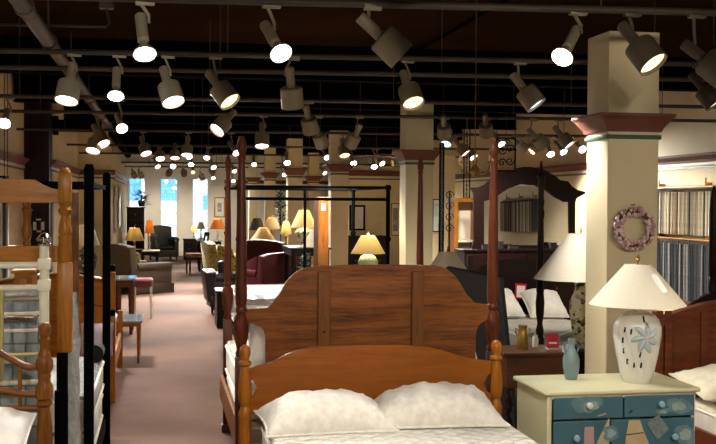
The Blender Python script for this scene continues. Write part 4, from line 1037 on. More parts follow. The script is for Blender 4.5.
# oak frame with shelf of fabrics
p0, p1 = at(455, 198, 15.0), at(481, 262, 15.0)
t = thing('display_cabinet', 'tall oak open display frame left of the mirror dresser, fabrics on shelves', 'cabinet', ((p0.x + p1.x) / 2, 15.2, 0))
w_ = p1.x - p0.x; h_ = p0.z
for s in (-1, 1): q = MB(); q.box((s * (w_ / 2 - .03), 0, h_ / 2), (.06, .36, h_), bev=.004); q.build('side_panel', oakz, t)
q = MB(); q.box((0, 0, h_ - .03), (w_ - .12, .36, .06)); q.build('top_board', oak, t)
for z in (.15, 1.18): q = MB(); q.box((0, 0, z), (w_ - .12, .34, .03)); q.build('shelf', creamtrim, t)
q = MB(); q.box((0, .17, h_ / 2), (w_ - .12, .02, h_ - .1)); q.build('back_panel', creamtrim, t)
for i in range(6):
    nm, mt_ = (pal1 + [('rose', rosecl)])[i + (1 if i > 4 else 0)]
    q = MB(); q.box((0, 0, .42), (.034, .2, .84), bev=.003); o = q.build('fabric_bolt', mt_, None, loc=(t.location.x - w_ / 2 + .085 + i * .038, 15.1, .166)); tag(o, '%s fabric bolt upright on the oak display frame shelf' % nm, 'fabric', 'fabric bolts in the oak frame')
# scroll candelabra near
t = thing('iron_scroll_stand', 'black iron scroll stand left of the oak display frame', 'display stand', (PX(449.5, 13), 13, 0))
q = MB(); q.cyl((0, 0, 0), (0, 0, 1.9), .010, n=8); q.box((0, 0, .01), (.26, .26, .02)); q.build('pole', blackiron, t)
q = MB()
for z, s in ((1.84, 1), (1.7, -1), (1.56, 1), (1.42, -1)): q.tube([(s * .0 + .06 * (1 - k / 18) * math.cos(k * .6) , 0, z + .06 * (1 - k / 18) * math.sin(k * .6)) for k in range(15)], .006, 5)
q.build('scroll', blackiron, t, True)
# pictures and things on far/right walls
def picture(label, name, pxa, pya, pxb, pyb, Y, fm, pm, depth=.03, mat_w=.12):
    p0, p1 = at(pxa, pya, Y), at(pxb, pyb, Y); w_, h_ = p1.x - p0.x, p0.z - p1.z
    t = thing(name, label, 'picture', ((p0.x + p1.x) / 2, Y, p1.z)); f_ = min(w_, h_) * .12
    q = MB(); q.box((-w_ / 2 + f_ / 2, 0, h_ / 2), (f_, depth, h_)); q.box((w_ / 2 - f_ / 2, 0, h_ / 2), (f_, depth, h_)); q.box((0, 0, f_ / 2), (w_ - 2 * f_, depth, f_)); q.box((0, 0, h_ - f_ / 2), (w_ - 2 * f_, depth, f_)); q.build('frame', fm, t)
    q = MB(); q.box((0, .004, h_ / 2), (w_ - 2 * f_, .01, h_ - 2 * f_)); q.build('mat_board', whitep, t)
    k = mat_w; q = MB(); q.box((0, -.003, h_ / 2), ((w_ - 2 * f_) * (1 - 2 * k), .006, (h_ - 2 * f_) * (1 - 2 * k))); q.build('print', pm, t)
    return t
picture('framed print on the far wall right of the windows', 'framed_print', 214, 197, 225, 217.5, YF - .02, goldm, picm, mat_w=.25)
t = picture('aqua framed print just right of the second nearest column', 'framed_print', 432.5, 199, 440, 232, 16.4, blackiron, tealpic)
# partition wall behind centre carrying the dark framed piece
xa, xb = PX(349, 22.2), PX(430, 22.2)
q = MB(); q.box(((xa + xb) / 2, 22.3, 1.25), (xb - xa, .12, 2.5)); o = q.build('wall_partition', cream); o['kind'] = 'structure'
cornice('trim_14', (xa, 22.24), (xb, 22.24), (0, -1))
picture('black framed white print above the dark sideboard in the middle back', 'framed_print', 349.5, 205, 365, 230.5, 22.2, blackiron, whitep, mat_w=.1)
cabinet('dark sideboard against the partition below the black framed print', 'sideboard', PX(347, 21.6), PX(388, 21.6), 21.6, 22.1, PZ(360, 236, 21.6), darkw, 'sideboard', 3, 3)
picture('gold framed mirror-like print right of the iron canopy post', 'framed_print', 391, 203, 400, 236, 22.2, goldm, picm)
# aqua print hangs on a narrow partition
q = MB(); q.box((PX(438, 16.5), 16.52, 1.25), (.55, .1, 2.5)); o = q.build('wall_divider', cream); o['kind'] = 'structure'

# ================================================================ IRON CANOPY BED (centre)
Y1_, Y2_ = 11.0, 13.05
xa, xb = PX(239, Y1_), PX(388, Y1_)
zt_ = PZ(300, 187, Y1_); cx = (xa + xb) / 2; w_ = xb - xa
bed = thing('iron_canopy_bed', 'black iron canopy bed frame behind the mahogany headboard', 'bed', (cx, Y1_, 0), group='beds on display')
for sx in (-1, 1):
    for yy in (0, Y2_ - Y1_):
        q = MB(); q.cyl((sx * w_ / 2, yy, 0), (sx * w_ / 2, yy, zt_ + .02), .022, n=10)
        for z in (.05, 1.36, zt_): q.lathe([(.022, z - .03), (.034, z - .012), (.034, z + .012), (.022, z + .03)], (sx * w_ / 2, yy, 0), 12)
        q.build('bed_post', blackiron, bed, True)
    q = MB(); q.cyl((sx * w_ / 2, 0, zt_), (sx * w_ / 2, Y2_ - Y1_, zt_), .013, n=8); q.build('canopy_rail', blackiron, bed, True)
    q = MB(); q.box((sx * w_ / 2, (Y2_ - Y1_) / 2, .32), (.03, Y2_ - Y1_ - .05, .06)); q.build('side_rail', blackiron, bed)
for yy in (0, Y2_ - Y1_):
    q = MB(); q.cyl((-w_ / 2, yy, zt_), (w_ / 2, yy, zt_), .015, n=8); q.build('canopy_rail', blackiron, bed, True)
    if yy == 0: q = MB(); q.cyl((-w_ / 2, yy, zt_ - .125), (w_ / 2, yy, zt_ - .125), .016, n=8); q.build('canopy_rail', blackiron, bed, True)
q = MB(); q.cyl((PX(305, 13.05) - cx, Y2_ - Y1_, .3), (PX(305, 13.05) - cx, Y2_ - Y1_, zt_), .018, n=8); q.cyl((-w_ / 2, Y2_ - Y1_, .3), (w_ / 2, Y2_ - Y1_, .3), .015, n=8); q.cyl((-w_ / 2, Y2_ - Y1_, .6), (w_ / 2, Y2_ - Y1_, .6), .015, n=8); q.build('headboard_bars', blackiron, bed, True)
mattress('white mattress in clear plastic on the black iron canopy bed', (cx, 12.02, .35), w_ - .06, 1.9, .38, mt=plastw, ms=plastw)
# yellow lit lamp above mahogany headboard
table('small table behind the mahogany headboard under the bright yellow lamp', 'side_table', PX(352, 10.2), PX(386, 10.2), 10.0, 10.4, 1.0, darkw)
lamp('bright yellow lit lamp with green-white base above the mahogany headboard', 368, 10.2, 235.5, 253.5, 7, 17, 283, [(.06, 0), (.075, .2), (.095, .55), (.1, .75), (.07, .93), (.03, 1)], fabric('green_white_ceramic', ['#cfd6b0', '#9fb27a', '#dfe3cc'], 25, .3, .02), shadey, lit=14)
# big lamp with round body
table('dark console table with the large lit lamp, behind the mahogany headboard', 'console_table', PX(289, 14.6), PX(331, 14.6), 14.5, 15.45, PZ(300, 247, 14.8), darkw, leg=.07)
lamp('large lit lamp with round cream body on the dark console table', 304, 15.2, 210, 227.5, 5, 13, PZ(300, 247, 14.8), [(.04, 0), (.06, .1), (.13, .55), (.135, .75), (.1, .92), (.03, 1)], vasecream, shadey, lit=14)
lamp('cream wide shade lamp right of the large round lamp', 315.5, 14.72, 229, 246.5, 4, 14, PZ(300, 247, 14.8), STICK, brass, shadew)
for i, (px_, py_) in enumerate(((302, 268), (309, 261), (311, 270))): pass
# orange tall panel
p0, p1 = at(318.5, 197, 12.0), at(328.5, 250, 12.0)
PA = thing('pine_cabinet', 'tall orange pine cabinet edge standing left of the third column', 'cabinet', (p0.x + .055, 13.6, 0))
q = MB(); q.box((0, 0, PZ(323, 197, 13.4) / 2), (.135, .4, PZ(323, 197, 13.4)), bev=.006); q.build('carcass', brownoak, PA)
q = MB(); q.box((.0, -.205, PZ(323, 207, 13.4)), (.05, .01, .09)); q.build('paper_tag', whitep, PA)
PA.location.x = PX(323.5, 13.4)
# potted tree against a column
def plant(label, px_, Y, ybase, ytop, spread, lm_, n, pot=True, zb=None, kind='plant', leaf=.05):
    z0 = zb if zb is not None else 0; zt2 = PZ(px_, ytop, Y); x = PX(px_, Y)
    t = thing('potted_plant', label, 'plant', (x, Y, z0)); H_ = zt2 - z0
    q = MB(); q.lathe([(.07, 0), (.1, min(.22, H_ * .3)), (.09, min(.22, H_ * .3))], n=16); q.build('pot', darkwz, t, True)
    zc = PZ(px_, ybase, Y) - z0
    q = MB(); q.tube([(0, 0, .05), (.02, 0, zc), (0, .02, H_ * .95)], [.014, .01, .004], 6)
    L_ = MB()
    for i in range(n):
        z = zc + (H_ - zc) * RN.random() ; a = RN.uniform(0, 2 * PI); r = spread * RN.uniform(.2, 1) * (1 - .4 * (z - zc) / max(.01, H_ - zc))
        if i % 6 == 0: q.tube([(0, 0, z - .08), (r * math.cos(a), r * math.sin(a), z)], .004, 4)
        c = Vector((r * math.cos(a), r * math.sin(a), z)); u_ = Vector((math.cos(a), math.sin(a), RN.uniform(-.5, .6))).normalized() * leaf; v_ = Vector((-math.sin(a), math.cos(a), RN.uniform(-.4, .4))) * leaf * .35
        L_.bm.faces.new([L_.bm.verts.new(c + k) for k in (-u_, v_, u_, -v_)])
    q.build('stem', stemm, t); L_.build('foliage', lm_, t, kind='stuff')
    return t
plant('green leafy potted tree in front of the column behind the lamps', 280, 20.5, 226, 190, .17, leafm, 260)
plant('grey-green plant on the dark tall cabinet by the left window', 141.5, 29.5, 205, 191, .3, leafb, 60, zb=PZ(136, 206.5, 29.5), leaf=.11)
plant('green plant under the console table lamps', 306, 14.2, 268, 254, .1, leafm, 90, leaf=.045)
# burgundy leather chairs
armchair('burgundy tufted leather wing chair with wide arm, left of the mahogany headboard', PX(272, 16.0), 16.0, math.radians(200), .88, .85, 1.0, .5, burg, wing=True, group=None)
armchair('burgundy leather wing chair farther back near the lamp cluster', PX(268, 17.75), 17.75, math.radians(160), .85, .85, 1.12, .5, burg, wing=True)
# lamp cluster
table('dark table behind the burgundy chairs holding several lamps', 'lamp_table', PX(247, 18.9), PX(290, 18.9), 18.5, 20.2, PZ(262, 252, 18.9), darkw, leg=.06)
lamp('wide tan shade lamp above the burgundy chairs', 263, 18.8, 227.5, 241.5, 4, 13.5, PZ(262, 252, 18.9), URN, brass, shadet, lit=4)
lamp('dark grey shade lamp behind the wide tan shade', 257, 19.8, 218, 230, 4, 8, PZ(262, 252, 18.9), STICK, brass, shadeg)
lamp('tan shade lamp right of the dark grey shade', 272, 19.8, 217.5, 229, 4, 9, PZ(262, 252, 18.9), STICK, brass, shadet, lit=4)
lamp('small glowing cream lamp at right end of the lamp cluster', 286, 19.0, 222, 234, 3, 6, PZ(262, 252, 18.9), STICK, brass, shadey, lit=5)

# ================================================================ RIGHT SIDE OF AISLE, FAR
armchair('floral green armchair on the right side of the aisle', PX(229, 21.3), 21.3, math.radians(100), .75, .8, .95, .45, floral, wing=True)
armchair('dark leather chair in front of the floral green armchair', PX(226, 16.5), 16.5, math.radians(95), .52, .56, .7, .42, darkup)
cabinet('dark low chest at the aisle edge behind the mahogany bed foot', 'low_chest', PX(216, 14.6), PX(216, 14.6) + .5, 14.6, 15.2, PZ(220, 291, 14.6), darkw, 'chest', 2, 1)
t = table('dark writing table near the windows with glossy top', 'writing_table', PX(197, 26.5), PX(222, 26.5), 26.3, 27.2, .77, darkw, top=gwhite, leg=.07)
def dining_chair(label, x, y, rz):
    t = thing('dining_chair', label, 'chair', (x, y, 0), rz, 'wooden chairs at the writing table')
    q = MB(); q.box((0, 0, .45), (.46, .44, .09), bev=.03); q.build('seat', tanup, t, True)
    for sx in (-1, 1):
        q = MB(); q.lathe([(.02, 0), (.024, .42)], (sx * .19, -.18, 0), 8); q.build('leg', darkwz, t, True)
        q = MB(); q.tube([(sx * .19, .2, 0), (sx * .19, .2, .45), (sx * .19, .27, 1.0)], .022, 8); q.build('leg', darkwz, t, True)
    q = MB(); q.box((0, .265, .95), (.4, .03, .1), bev=.008); q.box((0, .24, .72), (.4, .025, .07), bev=.008); q.build('backrest', darkw, t)
dining_chair('wooden chair with tan seat at the writing table, nearest the aisle', PX(196, 25.6), 25.6, math.radians(-80))
cabinet('dark low sideboard in front of the third window', 'sideboard', PX(183, 31.5), PX(205, 31.5), 31.5, 32.0, PZ(190, 239, 31.5), darkw, 'sideboard', 3, 2)
lamp('small yellow shade lamp on the sideboard by the third window', 194, 31.6, 225.5, 232, 2, 3.5, 238.5, STICK, brass, shadey, lit=4)
lamp('grey shade lamp on the sideboard before the third window', 201, 31.7, 222, 229, 2.2, 4.2, 238.5, STICK, blackiron, shadeg)
lamp('orange shade lamp on the writing table near the far windows', 217.5, 26.7, 219, 229, 4, 8.5, .77, STICK, ceram, shadeo, lit=6)

# ================================================================ LEFT SIDE OF AISLE, FAR
cabinet('tall dark highboy cabinet against the bump-out wall near windows', 'highboy', PX(126, 29.3), PX(145, 29.3), 29.3, 29.8, PZ(136, 207, 29.3), darkw, 'cabinet', 5, 1)
armchair('dark leather recliner in front of the middle window', PX(163.5, 31.3), 31.3, math.radians(15), .75, .85, 1.02, .45, darkup, cush=False)
table('small dark table with pale top at the aisle left of the recliner', 'side_table', PX(141, 26), PX(160, 26), 25.7, 26.3, .55, darkw, top=whitep, leg=.05)
lamp('orange shade lamp on the small pale-topped table left of the recliner', 149.5, 26.0, 220.5, 233, 3, 5, .55, STICK, ceram, shadeo, lit=6)
table('dark lamp table behind the taupe chair', 'lamp_table', PX(126, 23.2), PX(143, 23.2), 23.0, 23.5, .7, darkw)
lamp('wide tan pleated shade lamp behind the taupe chair', 134.5, 23.2, 228, 240.5, 5, 10, .7, STICK, brass, shadet, lit=5)
armchair('taupe upholstered armchair with floral cushions, back turned to the camera', PX(140, 20.6), 20.7, math.radians(128), .92, .95, .93, .37, greyup, cushmat=floralt, skirt=True)
table('red-brown side table with glossy glass top at the aisle', 'side_table', PX(113, 14.2), PX(136, 14.2), 14.1, 14.7, PZ(126, 278, 14.2), cherry, top=gwhite, leg=.06, shelf=True)
t = thing('stool', 'small stool with rose cushion and pale legs beside the side table', 'stool', (PX(143, 16), 16.1, 0))
q = MB(); q.box((0, 0, .53), (.3, .34, .13), bev=.04, seg=3); q.build('cushion', rosecl, t, True)
for sx in (-1, 1):
    for sy in (-1, 1): q = MB(); q.box((sx * .12, sy * .14, .24), (.035, .035, .48)); q.build('leg', creamiron, t)
t = table('low wooden coffee table with pale brown top beside the aisle', 'coffee_table', PX(112, 11.7), PX(143, 11.7), 11.6, 12.3, .46, oak, top=gwhite, leg=.032, apron=.04)
for i, px_ in enumerate((116.2, 121.8)):
    p0 = at(px_, 194 + i * 3, 25 + i * 2.2); yy = 25.2 + i * 2.6
    t = thing('arched_mirror', ('nearer' if i == 0 else 'farther') + ' arched pale frame hanging on the left bump-out wall', 'mirror', (XL3 + .03, yy, 1.0), -PI / 2, 'arched frames on the left wall')
    arc = [(-.45, 0), (-.45, .75)] + [(-.45 * math.cos(a), .75 + .3 * math.sin(a)) for a in [PI * k / 10 for k in range(1, 10)]] + [(.45, .75), (.45, 0)]
    inn = [(x * .82, .08 + z * .86) for x, z in arc]
    q = MB(); q.prism(arc + inn[::-1], -.02, .02); q.build('frame', creamtrim, t)
    q = MB(); q.prism(inn, -.002, .012); q.build('mirror_pane', mirrorm if i else picm, t)

# ================================================================ LEFT FOREGROUND BEDS
# black canopy bed
Yn, Yr = 6.1, 7.75
xn, xr = PX(89, Yn, 300), PX(106.5, Yr, 300)
xw = -1.0
hb0 = PZ(89, 167, Yn)
bed = thing('black_canopy_bed', 'black wood canopy bed with square posts at the left of the aisle', 'bed', (xn, Yn, 0), group='beds on display')
for x, y in ((0, 0), (xr - xn, Yr - Yn), (-1.02, 0), (-1.02, Yr - Yn)):
    q = MB(); q.box((x, y, hb0 / 2), (.054, .054, hb0), bev=.005); q.box((x, y, hb0 + .008), (.044, .044, .016), bev=.006); q.build('bed_post', blackiron, bed)
    if x > -.5 and y > 0:
        for py_ in (268, 313): q = MB(); q.box((x + .045, y, PZ(100, py_, Yr)), (.035, .03, .045), bev=.008); q.build('bracket', blackiron, bed)
zr_ = 1.845
for x in (0, -1.02): q = MB(); q.box((x + .0, (Yr - Yn) / 2, zr_), (.022, Yr - Yn - .055, .03)); q.build('canopy_rail', blackiron, bed)
for y in (0, Yr - Yn): q = MB(); q.box((-.51, y, zr_), (.96, .022, .03)); q.build('canopy_rail', blackiron, bed)
for x in (0, -1.02): q = MB(); q.box((x, (Yr - Yn) / 2, .16), (.026, Yr - Yn - .055, .08)); q.build('side_rail', blackiron, bed)
mattress('box spring on the black canopy bed beside the aisle', (xn - .48, (Yn + Yr) / 2 + .02, .205), .95, Yr - Yn - .1, .215, name='box_spring', cat='box spring', group=None)
mattress('white mattress on the black canopy bed beside the aisle', (xn - .475, (Yn + Yr) / 2 + .02, .422), .955, Yr - Yn - .1, .225, mt=plastw)
q = MB(); q.cyl((0, -.1, 0), (0, .1, 0), .06, n=18); o = q.build('bolster', blackcl, None, 'x', loc=(PX(95.5, 7.5), 7.5, .71)); tag(o, 'round black bolster cushion on the black canopy bed', 'cushion')
pillow('pillow', 'mauve cushion propped behind the black bolster', (PX(97, 7.9), 7.92, .74), (1.2, 0, 0), .22, .24, .11, mauve, 44)
# orange maple footboard further
Yo = 9.4
p0, p1 = at(62, 276, Yo), at(115.5, 272, Yo)
bed = thing('maple_footboard_bed', 'orange maple bed whose tall footboard shows between the black posts', 'bed', (p1.x, Yo, 0), group='beds on display')
hz = p0.z
q = MB(); q.box((-.025, 0, (hz + .03) / 2), (.05, .05, hz + .03), bev=.006); q.build('footboard_post', goldmaplez, bed)
q = MB(); q.box((-1.0, 0, (hz + .03) / 2), (.05, .05, hz + .03), bev=.006); q.build('footboard_post', goldmaplez, bed)
q = MB(); q.prism([(-.05, .2), (-.05, hz - .06), (-.2, hz - .03), (-.4, hz - .005), (-.51, hz), (-.62, hz - .005), (-.82, hz - .03), (-.97, hz - .06), (-.97, .2)], -.013, .013); q.build('footboard_panel', goldmaple, bed)
q = MB(); q.tube([(-.05, -.012, hz - .05), (-.2, -.012, hz - .02), (-.4, -.012, hz + .005), (-.51, -.012, hz + .01), (-.62, -.012, hz + .005), (-.82, -.012, hz - .02), (-.97, -.012, hz - .05)], .022, 8); q.build('cap_rail', oak, bed, True)
q = MB(); q.tube([(-.05, -.016, hz - .28), (-.25, -.016, hz - .23), (-.51, -.016, hz - .2), (-.77, -.016, hz - .23), (-.97, -.016, hz - .28)], .010, 6); q.tube([(-.05, -.016, hz - .42), (-.25, -.016, hz - .4), (-.51, -.016, hz - .385), (-.97, -.016, hz - .42)], .008, 6); q.build('bead_moulding', oak, bed, True)
for x in (-.03, -.99): q = MB(); q.box((x, 1.0, .3), (.028, 1.95, .15)); q.box((x, 1.97, .3), (.05, .05, .6)); q.build('side_rail', goldmaple, bed)
mattress('white mattress on the orange maple footboard bed', (p1.x - .51, Yo + 1.0, .3), .9, 1.85, .3)
# lamp with dark floral body, on a nightstand behind that bed
table('nightstand behind the orange footboard carrying a white shade lamp', 'nightstand', PX(72, 11.9), PX(98, 11.9), 11.8, 12.2, .9, walnut)
lamp('white shade lamp with dark floral body seen behind the black posts', 86, 12.0, 225, 245, 7, 13.5, .9, GINGER, fabric('dark_floral_ceramic', ['#1b1a1a', '#c9bfb0', '#2a1c1c', '#7a4436', '#1b1a1a'], 30, .3, .02, 'floral'), shadew)
# oak spindle tall bed
Yk = 5.38
xp = PX(65, Yk, 260)
bed = thing('oak_headboard', 'tall honey oak headboard with spindles and turned corner post at left', 'headboard', (xp, Yk, 0))
zt_ = PZ(65, 168, Yk); zbm = PZ(65, 352, Yk)
def kz(py): return PZ(65, py, Yk)
q = MB(); q.box((0, 0, (kz(262) + zbm) / 2), (.07, .07, kz(262) - zbm), bev=.008); q.box((0, 0, (kz(203) + kz(172)) / 2), (.062, .062, kz(172) - kz(203)), bev=.008)
q.lathe([(.03, kz(262)), (.033, kz(257)), (.031, kz(240)), (.033, kz(237)), (.028, kz(235)), (.032, kz(232)), (.028, kz(224)), (.018, kz(216)), (.031, kz(213)), (.034, kz(210)), (.024, kz(207)), (.031, kz(203))], n=20)
q.lathe([(.03, kz(173)), (.024, kz(169.5)), (.012, kz(167.5))], n=16); q.build('corner_post', oakz, bed, True)
q = MB(); q.box((-1.3, 0, (zbm + zt_) / 2), (.08, .08, zt_ - zbm), bev=.008); q.build('corner_post', oakz, bed)
top = poly([(60, 203), (60, 190), (52, 188.5), (46.5, 187), (41, 183.5), (35, 179.5), (20, 179.2), (0, 179), (-30, 179), (-60, 180), (-90, 190), (-135, 190), (-135, 203)], Yk)
q = MB(); q.prism(loc(top, xp), -.02, .02, bev=.004); q.build('top_rail', oak, bed)
q = MB(); q.box((-.65, 0, (kz(246) + kz(262)) / 2), (1.24, .035, kz(246) - kz(262)), bev=.004); q.build('middle_rail', oak, bed)
for k in range(4):
    x = PX(27, Yk) - xp - k * .235
    q = MB(); q.lathe([(.016, kz(246)), (.018, kz(243)), (.012, kz(241)), (.022, kz(236)), (.024, kz(230)), (.018, kz(222)), (.022, kz(213)), (.026, kz(210)), (.016, kz(207)), (.022, kz(203))], (x, 0, 0), 14); q.build('spindle', brownoak, bed, True)
# black bed frame below it
for sx, w_ in ((-.012, .05), (-1.3, .06)):
    q = MB(); q.box((sx, 0, zbm / 2 - .002), (w_, .06, zbm - .004)); q.build('black_leg', blackiron, bed)
q = MB(); p = at(59, 400, Yk); q.box((p.x - xp - .005, .0, .41), (.03, .03, .82)); q.box((p.x - xp + .03, .0, .4), (.025, .05, .8)); q.build('folded_frame', blackiron, bed)
# plastic wrapped rail
x = PX(73.5, 5.95, 370); h = PZ(73, 292, 5.95)
t = thing('wrapped_rail', 'bed rail wrapped in clear plastic standing upright left of the black post', 'bed rail', (x, 5.95, 0))
q = MB(); bmv = q.bm
rings = []
for k in range(41):
    z = h * k / 40; r = []
    for i in range(16):
        a = 2 * PI * i / 16; p = Vector((.036 * math.cos(a), .03 * math.sin(a), z)); n_ = noise.noise(Vector((p.x * 40, p.y * 40, z * 9))) * .009
        wz = .65 if k > 37 else 1
        r.append(bmv.verts.new((p.x * wz + n_ - .012 * (k / 40 - .5), p.y * wz + n_, z)))
    rings.append(r)
for A, B in zip(rings, rings[1:]):
    for i in range(16): bmv.faces.new((A[i], A[(i + 1) % 16], B[(i + 1) % 16], B[i]))
bmv.faces.new(rings[0][::-1]); bmv.faces.new(rings[-1]); q.build('plastic_wrapping', plastw, t, 'all')
# cream iron bed (in front of the oak headboard)
Yc = 5.22
xp = PX(44.3, Yc, 300)
def kz(py): return PZ(44, py, Yc)
bed = thing('cream_iron_bed', 'cream enamelled iron headboard with brass finials at the left', 'headboard', (xp, Yc, 0))
q = MB(); q.cyl((0, 0, 0), (0, 0, kz(246)), .023, n=14)
for a, c in ((258, 270), (279, 291)): q.box((0, 0, (kz(a) + kz(c)) / 2), (.058, .058, kz(a) - kz(c)), bev=.008)
q.build('iron_post', creamiron, bed, True)
q = MB(); q.lathe([(.018, kz(247)), (.03, kz(245.5)), (.03, kz(244)), (.014, kz(242)), (.028, kz(239)), (.03, kz(237)), (.02, kz(234.5)), (.006, kz(232.5))], n=16)
for k in range(6):
    a = k * PI / 3; q.ball((.026 * math.cos(a), .026 * math.sin(a), kz(239)), .011, u=8, v=6)
q.build('finial', chrome, bed, True)
for py_, r in ((265, .017), (287.5, .015), (382, .013)): q = MB(); q.cyl((-1.1, 0, kz(py_)), (-.02, 0, kz(py_)), r, n=10); q.build('iron_rail', creamiron, bed, True)
q = MB(); q.cyl((-1.12, 0, 0), (-1.12, 0, kz(246)), .023, n=14); q.build('iron_post', creamiron, bed, True)
for x in (PX(1.5, Yc) - xp, PX(-40, Yc) - xp, PX(-80, Yc) - xp): q = MB(); q.cyl((x, 0, kz(384)), (x, 0, kz(287)), .011, n=8); q.build('brass_spindle', palebrass, bed, True)
q = MB(); q.cyl((-1.1, 0, kz(354)), (-.02, 0, kz(354)), .009, n=8); q.build('brass_spindle', palebrass, bed, True)
xq = PX(51.5, 5.3)
t = thing('brass_post', 'slim yellowish brass bed post directly right of the cream iron post', 'bed post', (xq, 5.75, 0))
q = MB(); q.cyl((0, 0, 0), (0, 0, PZ(51, 268, 5.3)), .014, n=10); q.build('tube', palebrass, t, True)
q = MB(); q.lathe([(.014, PZ(51, 268, 5.3)), (.022, PZ(51, 265, 5.3)), (.01, PZ(51, 262, 5.3)), (.02, PZ(51, 258, 5.3)), (.005, PZ(51, 254.5, 5.3))], n=12); q.build('finial', chrome, t, True)
# wrapped mattresses between
Yw = 5.5
xl, xr_ = PX(-70, Yw), PX(40, Yw)
def kz(py): return PZ(20, py, Yw)
mattress('lower grey quilted mattress in plastic behind the cream iron headboard', ((xl + xr_) / 2, Yw + .2, .3), xr_ - xl, .36, kz(324) - .3, mt=plastg, ms=blockq)
mattress('upper thin wrapped mattress on the grey stack behind cream iron headboard', ((xl + xr_) / 2, Yw + .2, kz(320)), xr_ - xl, .36, kz(292) - kz(320), mt=plastw, ms=plastg)
q = MB(); q.box(((xl + xr_) / 2, Yw + .2, .148), (xr_ - xl, .3, .3)); tag(q.build('bed_base', blackcl), 'dark base under the grey wrapped mattresses', 'bed base')
# small oak nightstand seen through the rails
cabinet('orange oak nightstand seen between the cream iron rails', 'nightstand', PX(11, 8.4), PX(32, 8.4) + .02, 8.4, 8.75, PZ(20, 270, 8.4), oak, 'nightstand', 3, 1)
# front oak bed
Yv = 5.0
xp = PX(44.5, Yv, 380)
def kz(py): return PZ(44, py, Yv)
bed = thing('oak_spindle_bed', 'brown oak bed with ball-topped turned post at the lower left corner', 'bed', (xp, Yv, 0), group='beds on display')
prof = [(.035, 0), (.035, .3), (.03, .33), (.042, .4), (.046, .5), (.043, kz(428)), (.034, kz(414)), (.028, kz(407)), (.043, kz(404)), (.043, kz(402)), (.032, kz(400)), (.045, kz(398)), (.045, kz(386)), (.036, kz(383)), (.032, kz(379)), (.036, kz(376)), (.032, kz(373)), (.045, kz(369)), (.045, kz(360)), (.034, kz(357)), (.036, kz(354)), (.026, kz(351)), (.025, kz(345)), (.031, kz(341)), (.031, kz(339)), (.022, kz(337.5)), (.03, kz(334)), (.035, kz(330)), (.034, kz(326.5)), (.024, kz(323.5)), (.01, kz(322.5))]
for x in (0, -1.2): q = MB(); q.lathe([(r * .83, z) for r, z in prof], (x, 0, 0), 36, rfun=lambda a, z: 1 + (.05 * math.sin(12 * a) if kz(398.5) < z < kz(385.5) or kz(369.5) < z < kz(359.5) else 0)); q.build('headboard_post', brownoak, bed, True)
def rail(pts, r): 
    q = MB(); q.tube(pts, r, 10); q.build('curved_rail', brownoakx, bed, True)
xs_ = [PX(p, Yv) - xp for p in (36, 30, 22, 12, 0, -15, -40)]
def arcz(ys): return [(x, 0, kz(y)) for x, y in zip(xs_, ys)]
rail(arcz((367, 367, 364.5, 359, 352, 347, 344)), .016)
rail(arcz((394, 394, 393, 391, 389, 387, 386)), .016)
for x in (PX(20, Yv) - xp, PX(-8, Yv) - xp, PX(-36, Yv) - xp): q = MB(); q.cyl((x, 0, kz(408)), (x, 0, kz(363 if x > -.2 else 350)), .009, n=8); q.build('spindle', brownoak, bed, True)
q = MB(); q.cyl((-1.17, 0, kz(408)), (-.03, 0, kz(408)), .014, n=8); q.build('lower_rail', brownoakx, bed, True)
for x in (-.02, -1.18):
    q = MB(); q.box((x, -.95, .34), (.028, 1.85, .15)); q.build('side_rail', brownoakx, bed)
    q = MB(); q.lathe([(.03, 0), (.04, .4), (.02, .5), (.03, .55)], (x, -1.9, 0), 14); q.build('foot_leg', brownoak, bed, True)
mattress('white mattress of the brown oak bed at lower left', (xp - .6, Yv - .97, .42), 1.1, 1.82, .2, ms=white_sheet)
p = at(8, 425, 4.75)
pillow('pillow', 'white pillow on the brown oak bed at lower left corner', (p.x - .17, 4.76, .725), (.38, .05, 0), .52, .42, .2, white_sheet, 51)
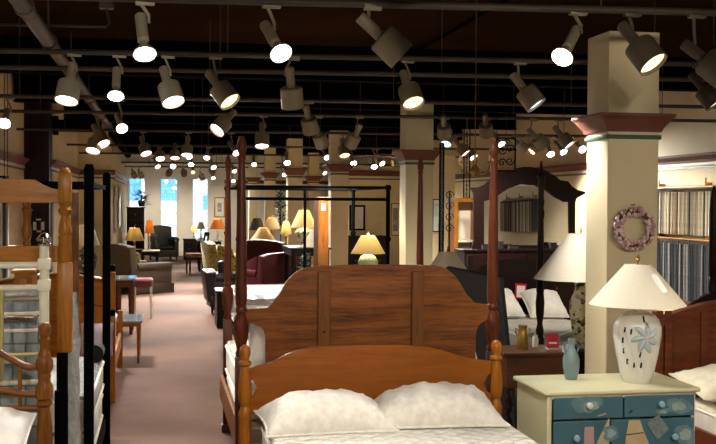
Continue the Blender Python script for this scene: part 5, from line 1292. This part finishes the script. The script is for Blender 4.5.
# brown post beyond, curtain and mirror at far left
x = PX(75, 8.0)
t = thing('brown_bed_post', 'plain brown square post right of the tall oak corner post', 'bed post', (x, 8.0, 0))
q = MB(); q.box((0, 0, PZ(75, 192, 8) / 2), (.055, .055, PZ(75, 192, 8)), bev=.004); q.build('post', brownoak, t)
q = MB(); q.box((0, 0, .015), (.2, .2, .03), bev=.004); q.build('foot', brownoak, t)
for i, (a, c, mt_, nm) in enumerate(((-22, 2.5, white_sheet, 'white'), (2.8, 5.8, fabric('grey_drape', ['#77756f', '#8b8983'], 20), 'grey'), (6.4, 8.6, white_sheet, 'narrow white'))):
    xa, xb = PX(a, 12.5), PX(c, 12.5)
    t = thing('hanging_drape', nm + ' drape hanging behind the oak spindles at far left', 'drape', ((xa + xb) / 2, 12.5, 0))
    q = MB(); n_ = 24
    A = [((xa - xb) / 2 + (xb - xa) * k / n_, .02 * math.sin(k * 1.3)) for k in range(n_ + 1)]
    f0 = [q.bm.verts.new((x, y, .02)) for x, y in A]; f1 = [q.bm.verts.new((x, y, 2.0)) for x, y in A]; g0 = [q.bm.verts.new((x, y + .012, .02)) for x, y in A]; g1 = [q.bm.verts.new((x, y + .012, 2.0)) for x, y in A]
    for k in range(n_):
        q.bm.faces.new((f0[k], f0[k + 1], f1[k + 1], f1[k])); q.bm.faces.new((g0[k], g1[k], g1[k + 1], g0[k + 1])); q.bm.faces.new((f1[k], f1[k + 1], g1[k + 1], g1[k])); q.bm.faces.new((f0[k], g0[k], g0[k + 1], f0[k + 1]))
    q.bm.faces.new((f0[0], f1[0], g1[0], g0[0])); q.bm.faces.new((f0[-1], g0[-1], g1[-1], f1[-1])); q.build('cloth', mt_, t, True)
    q = MB(); q.cyl(((xa - xb) / 2, .006, 2.01), ((xb - xa) / 2, .006, 2.01), .012, n=8); q.cyl((0, .006, 2.02), (0, .006, ZC), .004, n=6); q.build('drape_rod', blackiron, t)
p0, p1 = at(9.5, 195, 14.0), at(18, 232, 14.0)
t = thing('oval_mirror', 'tall brown oval-ended mirror behind the oak spindles at far left', 'mirror', (XL + .05, 14.2, p1.z), -PI / 2)
H_ = p0.z - p1.z; W_ = .34
ov = [(W_ * math.copysign(abs(math.cos(a)) ** .6, math.cos(a)), H_ / 2 + H_ / 2 * math.copysign(abs(math.sin(a)) ** .6, math.sin(a))) for a in [2 * PI * k / 32 for k in range(32)]]
inn = [(x * .8, H_ / 2 + (z - H_ / 2) * .88) for x, z in ov]
q = MB(); A = [q.bm.verts.new((x, -.03, z)) for x, z in ov]; B = [q.bm.verts.new((x, -.03, z)) for x, z in inn]; A2 = [q.bm.verts.new((x, .03, z)) for x, z in ov]; B2 = [q.bm.verts.new((x, .03, z)) for x, z in inn]
for i in range(32):
    j = (i + 1) % 32
    q.bm.faces.new((A[i], A[j], B[j], B[i])); q.bm.faces.new((A2[i], B2[i], B2[j], A2[j])); q.bm.faces.new((A[i], A2[i], A2[j], A[j])); q.bm.faces.new((B[i], B[j], B2[j], B2[i]))
q.build('frame', mahogz, t); q = MB(); q.prism(inn, 0, .01); q.build('mirror_pane', picm, t)

# ================================================================ COLOUR MANAGEMENT
SC.view_settings.view_transform = 'Standard'; SC.view_settings.look = 'None'; SC.view_settings.gamma = 1
SC.view_settings.exposure = 0.0
